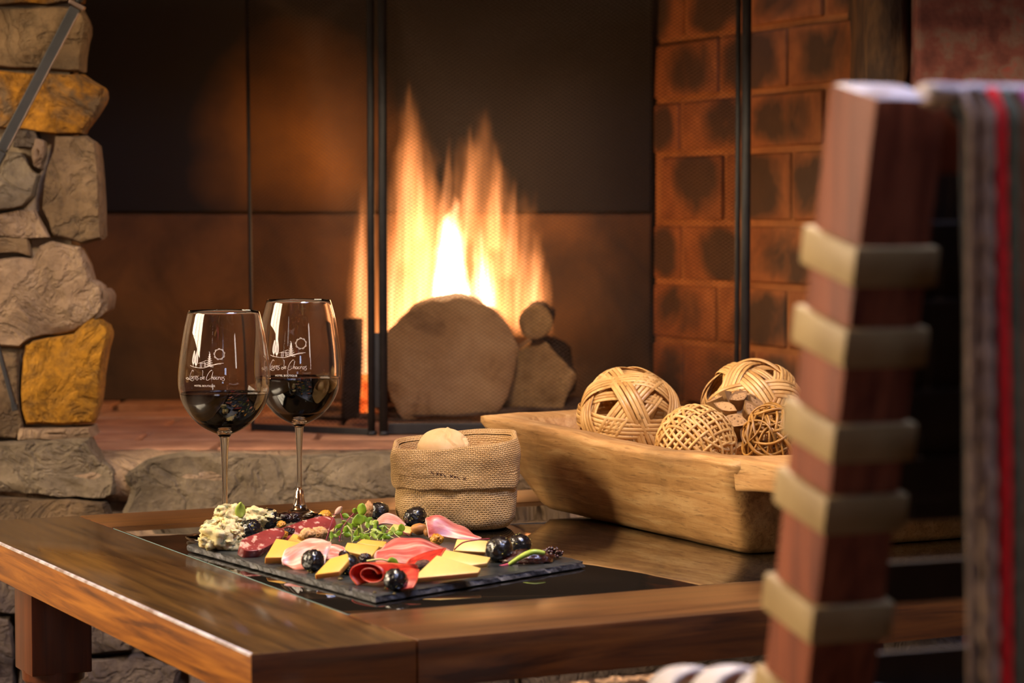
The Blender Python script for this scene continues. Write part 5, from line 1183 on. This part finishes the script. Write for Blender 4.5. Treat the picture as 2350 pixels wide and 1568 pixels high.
# ------------------------------------------------------------------ reclining strap chair with a blanket, close to the camera
m_chair = m_wood('chair_wood', [(.3, lin(92, 42, 24)), (.6, lin(146, 78, 48)), (.8, lin(164, 96, 62))], 'Z', 8, .55, 0, 0, 0, .05, 18, .35); m_chair.set('Specular IOR Level', .25)
m_strap = m_noise('cream_leather', [(.3, lin(150, 122, 78)), (.7, lin(180, 152, 104))], 30, .5, 4, .2, .001).m
m_strap_lit = m_noise('seat_leather_lit', [(.3, lin(176, 166, 156)), (.7, lin(212, 204, 198))], 30, .4, 4, .2, .001).m  # same leather lightened, skylight on the seat straps painted in
m_strap_shade = m_noise('leather_shaded', [(.3, lin(44, 34, 24)), (.7, lin(64, 50, 36))], 30, .6, 4, .2, .001).m  # same leather darkened, shade inside the chair back painted in
t_ = radians(12.2); s_d = Vector((.377, -.926, 0)); lat = Vector((.926, .377, 0)); AX = Vector((0, 0, 1)) * cos(t_) + s_d * sin(t_); E = s_d * cos(t_) - Vector((0, 0, 1)) * sin(t_)
PW, PD = .038, .043
A0 = Q(1852, 1568, 1.12)
def projy(p):
    d = p - CAM; return 784 - F * d.dot(UP) / d.dot(FW)
def lat_l(y):
    lo, hi = -.1, .5
    for _ in range(50):
        m = (lo + hi) / 2
        if projy(A0 + AX * m) > y: lo = m
        else: hi = m
    return lo
Ltop = lat_l(222); Lbot = -A0.z / AX.z
CW = .52
chair = thing('strap_chair', 'dark wooden chair with cream leather straps and a blanket-draped back', 'chair', tuple(A0 + AX * Lbot))
def post(off):
    c = A0 + lat * (off + PW / 2) - E * PD / 2
    o = obj('back_post', obox(c + AX * (Ltop + Lbot) / 2, lat, E, AX, PW / 2, PD / 2, (Ltop - Lbot) / 2, .0045), m_chair, chair, True); o.data.set_sharp_from_angle(angle=radians(30))
    o.data.materials.append(m_sheen)
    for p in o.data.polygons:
        if p.normal.dot(AX) > .3: p.material_index = 1  # top cap coloured pale to paint the skylight's gleam
post(0); post(CW - PW)
for i, y in enumerate((612, 799, 1018, 1182, 1433, 1640)):
    l = lat_l(y) if y < 1570 else lat_l(1568) - .018; c = A0 + lat * PW / 2 - E * PD / 2 + AX * l
    o = obj('strap_loop', obox(c, lat, E, AX, PW / 2 + .0032, PD / 2 + .0036, .0092, .0022), m_strap, chair, True); o.data.set_sharp_from_angle(angle=radians(40))
    c = A0 + lat * CW / 2 - E * (PD + .001) + AX * l
    obj('back_strap', obox(c, lat, E, AX, CW / 2 - PW - .002, .0015, .011, .001), m_strap_shade, chair, False)
for k in range(12):
    o_ = .058 + k * .0338; obj('back_strap', obox(A0 + lat * o_ - E * (PD + .004) + AX * (Ltop * .5 + .02), lat, E, AX, .0166, .0015, Ltop * .5 - .04, .001), m_strap_shade, chair, False)
obj('top_rail', obox(A0 + lat * CW / 2 - E * PD * .5 + AX * (Ltop - .020), lat, E, AX, CW / 2 - PW, .014, .016, .003), m_chair, chair, False)
# seat side rail and its straps
sd_ = (Vector((-.377, .926, 0)) * cos(radians(10)) - Vector((0, 0, 1)) * sin(radians(10))).normalized(); sn = lat.cross(sd_).normalized(); sn = sn if sn.z > 0 else -sn
S0 = Q(1752, 1566, 1.165) - sn * .016
for off in (0, CW - .03):
    obj('seat_rail', obox(S0 - sn * .011 + sd_ * .13 + lat * (off + .018), lat, sd_, sn, .015, .155, .013, .003), m_chair, chair, False)
for k in range(3):
    q = S0 + sd_ * (.012 + k * .052); pts = [q + lat * x + sn * z for x, z in ((.034, -.016), (.012, -.021), (-.002, -.010), (-.004, .004), (.002, .016), (.014, .020), (.03, .016), (.06, .008), (.12, .0), (.26, -.006), (.40, .0), (.47, .014), (.50, .012), (.512, -.004), (.500, -.018))]
    g, _ = sheet([[p - sd_ * .015 for p in pts], [p - sd_ * .008 + sn * .002 for p in pts], [p + sd_ * .008 + sn * .002 for p in pts], [p + sd_ * .015 - sn * .001 for p in pts]], 4, .003)
    obj('seat_strap', g, m_strap_lit, chair)
for off in (0, CW - .03):
    e = S0 + sd_ * .265 + lat * (off + .018); obj('front_leg', abox((e.x - .018, e.y - .018, 0), (e.x + .018, e.y + .018, e.z - .024), .003), m_chair, chair, False)
# blanket hanging over the back
bl = thing('striped_blanket', 'woven striped blanket with a red stripe hanging over the chair back', 'blanket', tuple(Q(2215, 1568, 1.03)))
m_wool = lambda n, a, b: m_noise(n, [(.3, a), (.7, b)], 150, .95, 4, .8, .002).m
wd_ = m_wool('wool_dark', lin(26, 24, 24), lin(46, 42, 42)); wg = m_wool('wool_grey', lin(110, 86, 72), lin(160, 130, 108)); wr = m_wool('wool_red', lin(190, 8, 8), lin(226, 18, 16)); wgr = m_wool('wool_green', lin(70, 76, 58), lin(104, 104, 80)); wbr = m_wool('wool_brown', lin(104, 60, 34), lin(140, 84, 48)); wpk = m_wool('wool_pink', lin(150, 60, 100), lin(190, 100, 140)); wwh = m_wool('wool_white', lin(190, 176, 178), lin(220, 208, 208))
YB = 1.012
TL = Q(2210, 208, YB)
def bp(o, z): return Vector((TL.x, TL.y, 0)) + lat * o + Vector((0, 0, z))
ztop = TL.z - .004; zb_ = .34
nrm_b = Vector((lat.y, -lat.x, 0))
bw = CW - PW - .01
rows = []
for z, off in ((zb_, .004), (.5, .002), (.65, 0), (ztop - .03, 0), (ztop - .008, .0), (ztop - .001, -.006), (ztop, -.016), (ztop - .004, -.030), (ztop - .03, -.034), (ztop - .14, -.036)):
    lo_ = .03 * min(1, max(0, -off / .03)) if z < ztop - .02 else .012 * max(0, -off / .03)
    rows.append([bp(lo_ + x * (bw - lo_) + .026 * (ztop - z) * (1 - x), z) + nrm_b * off for x in (0, .25, .5, .75, 1)])
g, _ = sheet(rows, 4, .004, .002, 2, 30); obj('weave', g, wd_, bl)
stripes = [(.0012, .0017, wg, .16), (.0062, .0042, wg, .30), (.0108, .0018, wd_, .1), (.0152, .0031, wr, .12), (.0210, .0031, wgr, .14), (.0265, .0028, wbr, .16), (.0318, .003, wpk, .14)]
o_ = .0375; cyc = [wgr, wd_, wr, wg, wwh, wbr, wpk]; k = 0
while o_ < bw - .006:
    stripes.append((o_, .0032, cyc[k % 7], .14)); o_ += .0066; k += 1
for i, (o_, r_, m, bump_) in enumerate(stripes):
    pts = []; n = 74
    zs = [zb_ - .012 + (ztop + .001 - zb_ + .012) * j / n for j in range(n)]
    for z in zs: pts.append(bp(o_ + .0022 * nz((i, 0, z), 5, i) * (1.6 if i < 2 else .5) + (.026 if i else .010) * (ztop - z), z) + nrm_b * (.0045 + .0012 * nz((i, z, 0), 9, i)))
    pts += [bp(o_, ztop + .0035) + nrm_b * (-.002), bp(o_, ztop + .0045) - nrm_b * .016, bp(o_, ztop) - nrm_b * .032]
    ph = i * 1.7; obj('woven_stripe', tube(pts, lambda t: r_ * (1 + bump_ * sin(t * 190 + ph) + .25 * bump_ * sin(t * 61)), 8, False, .8, up=nrm_b), m, bl)

obj('lit_top_roll', tube([bp(o_, ztop + .0045 + .0008 * nz((o_, 0, 0), 60, 3)) - nrm_b * .010 for o_ in [-.012 + (bw + .010) * j / 60 for j in range(61)]], lambda t: .0075 * (1 + .12 * sin(t * 150)), 10, False, .4, up=Vector((0, 0, 1))), wwh, bl)  # white wool roll paints the bright light along the blanket's top
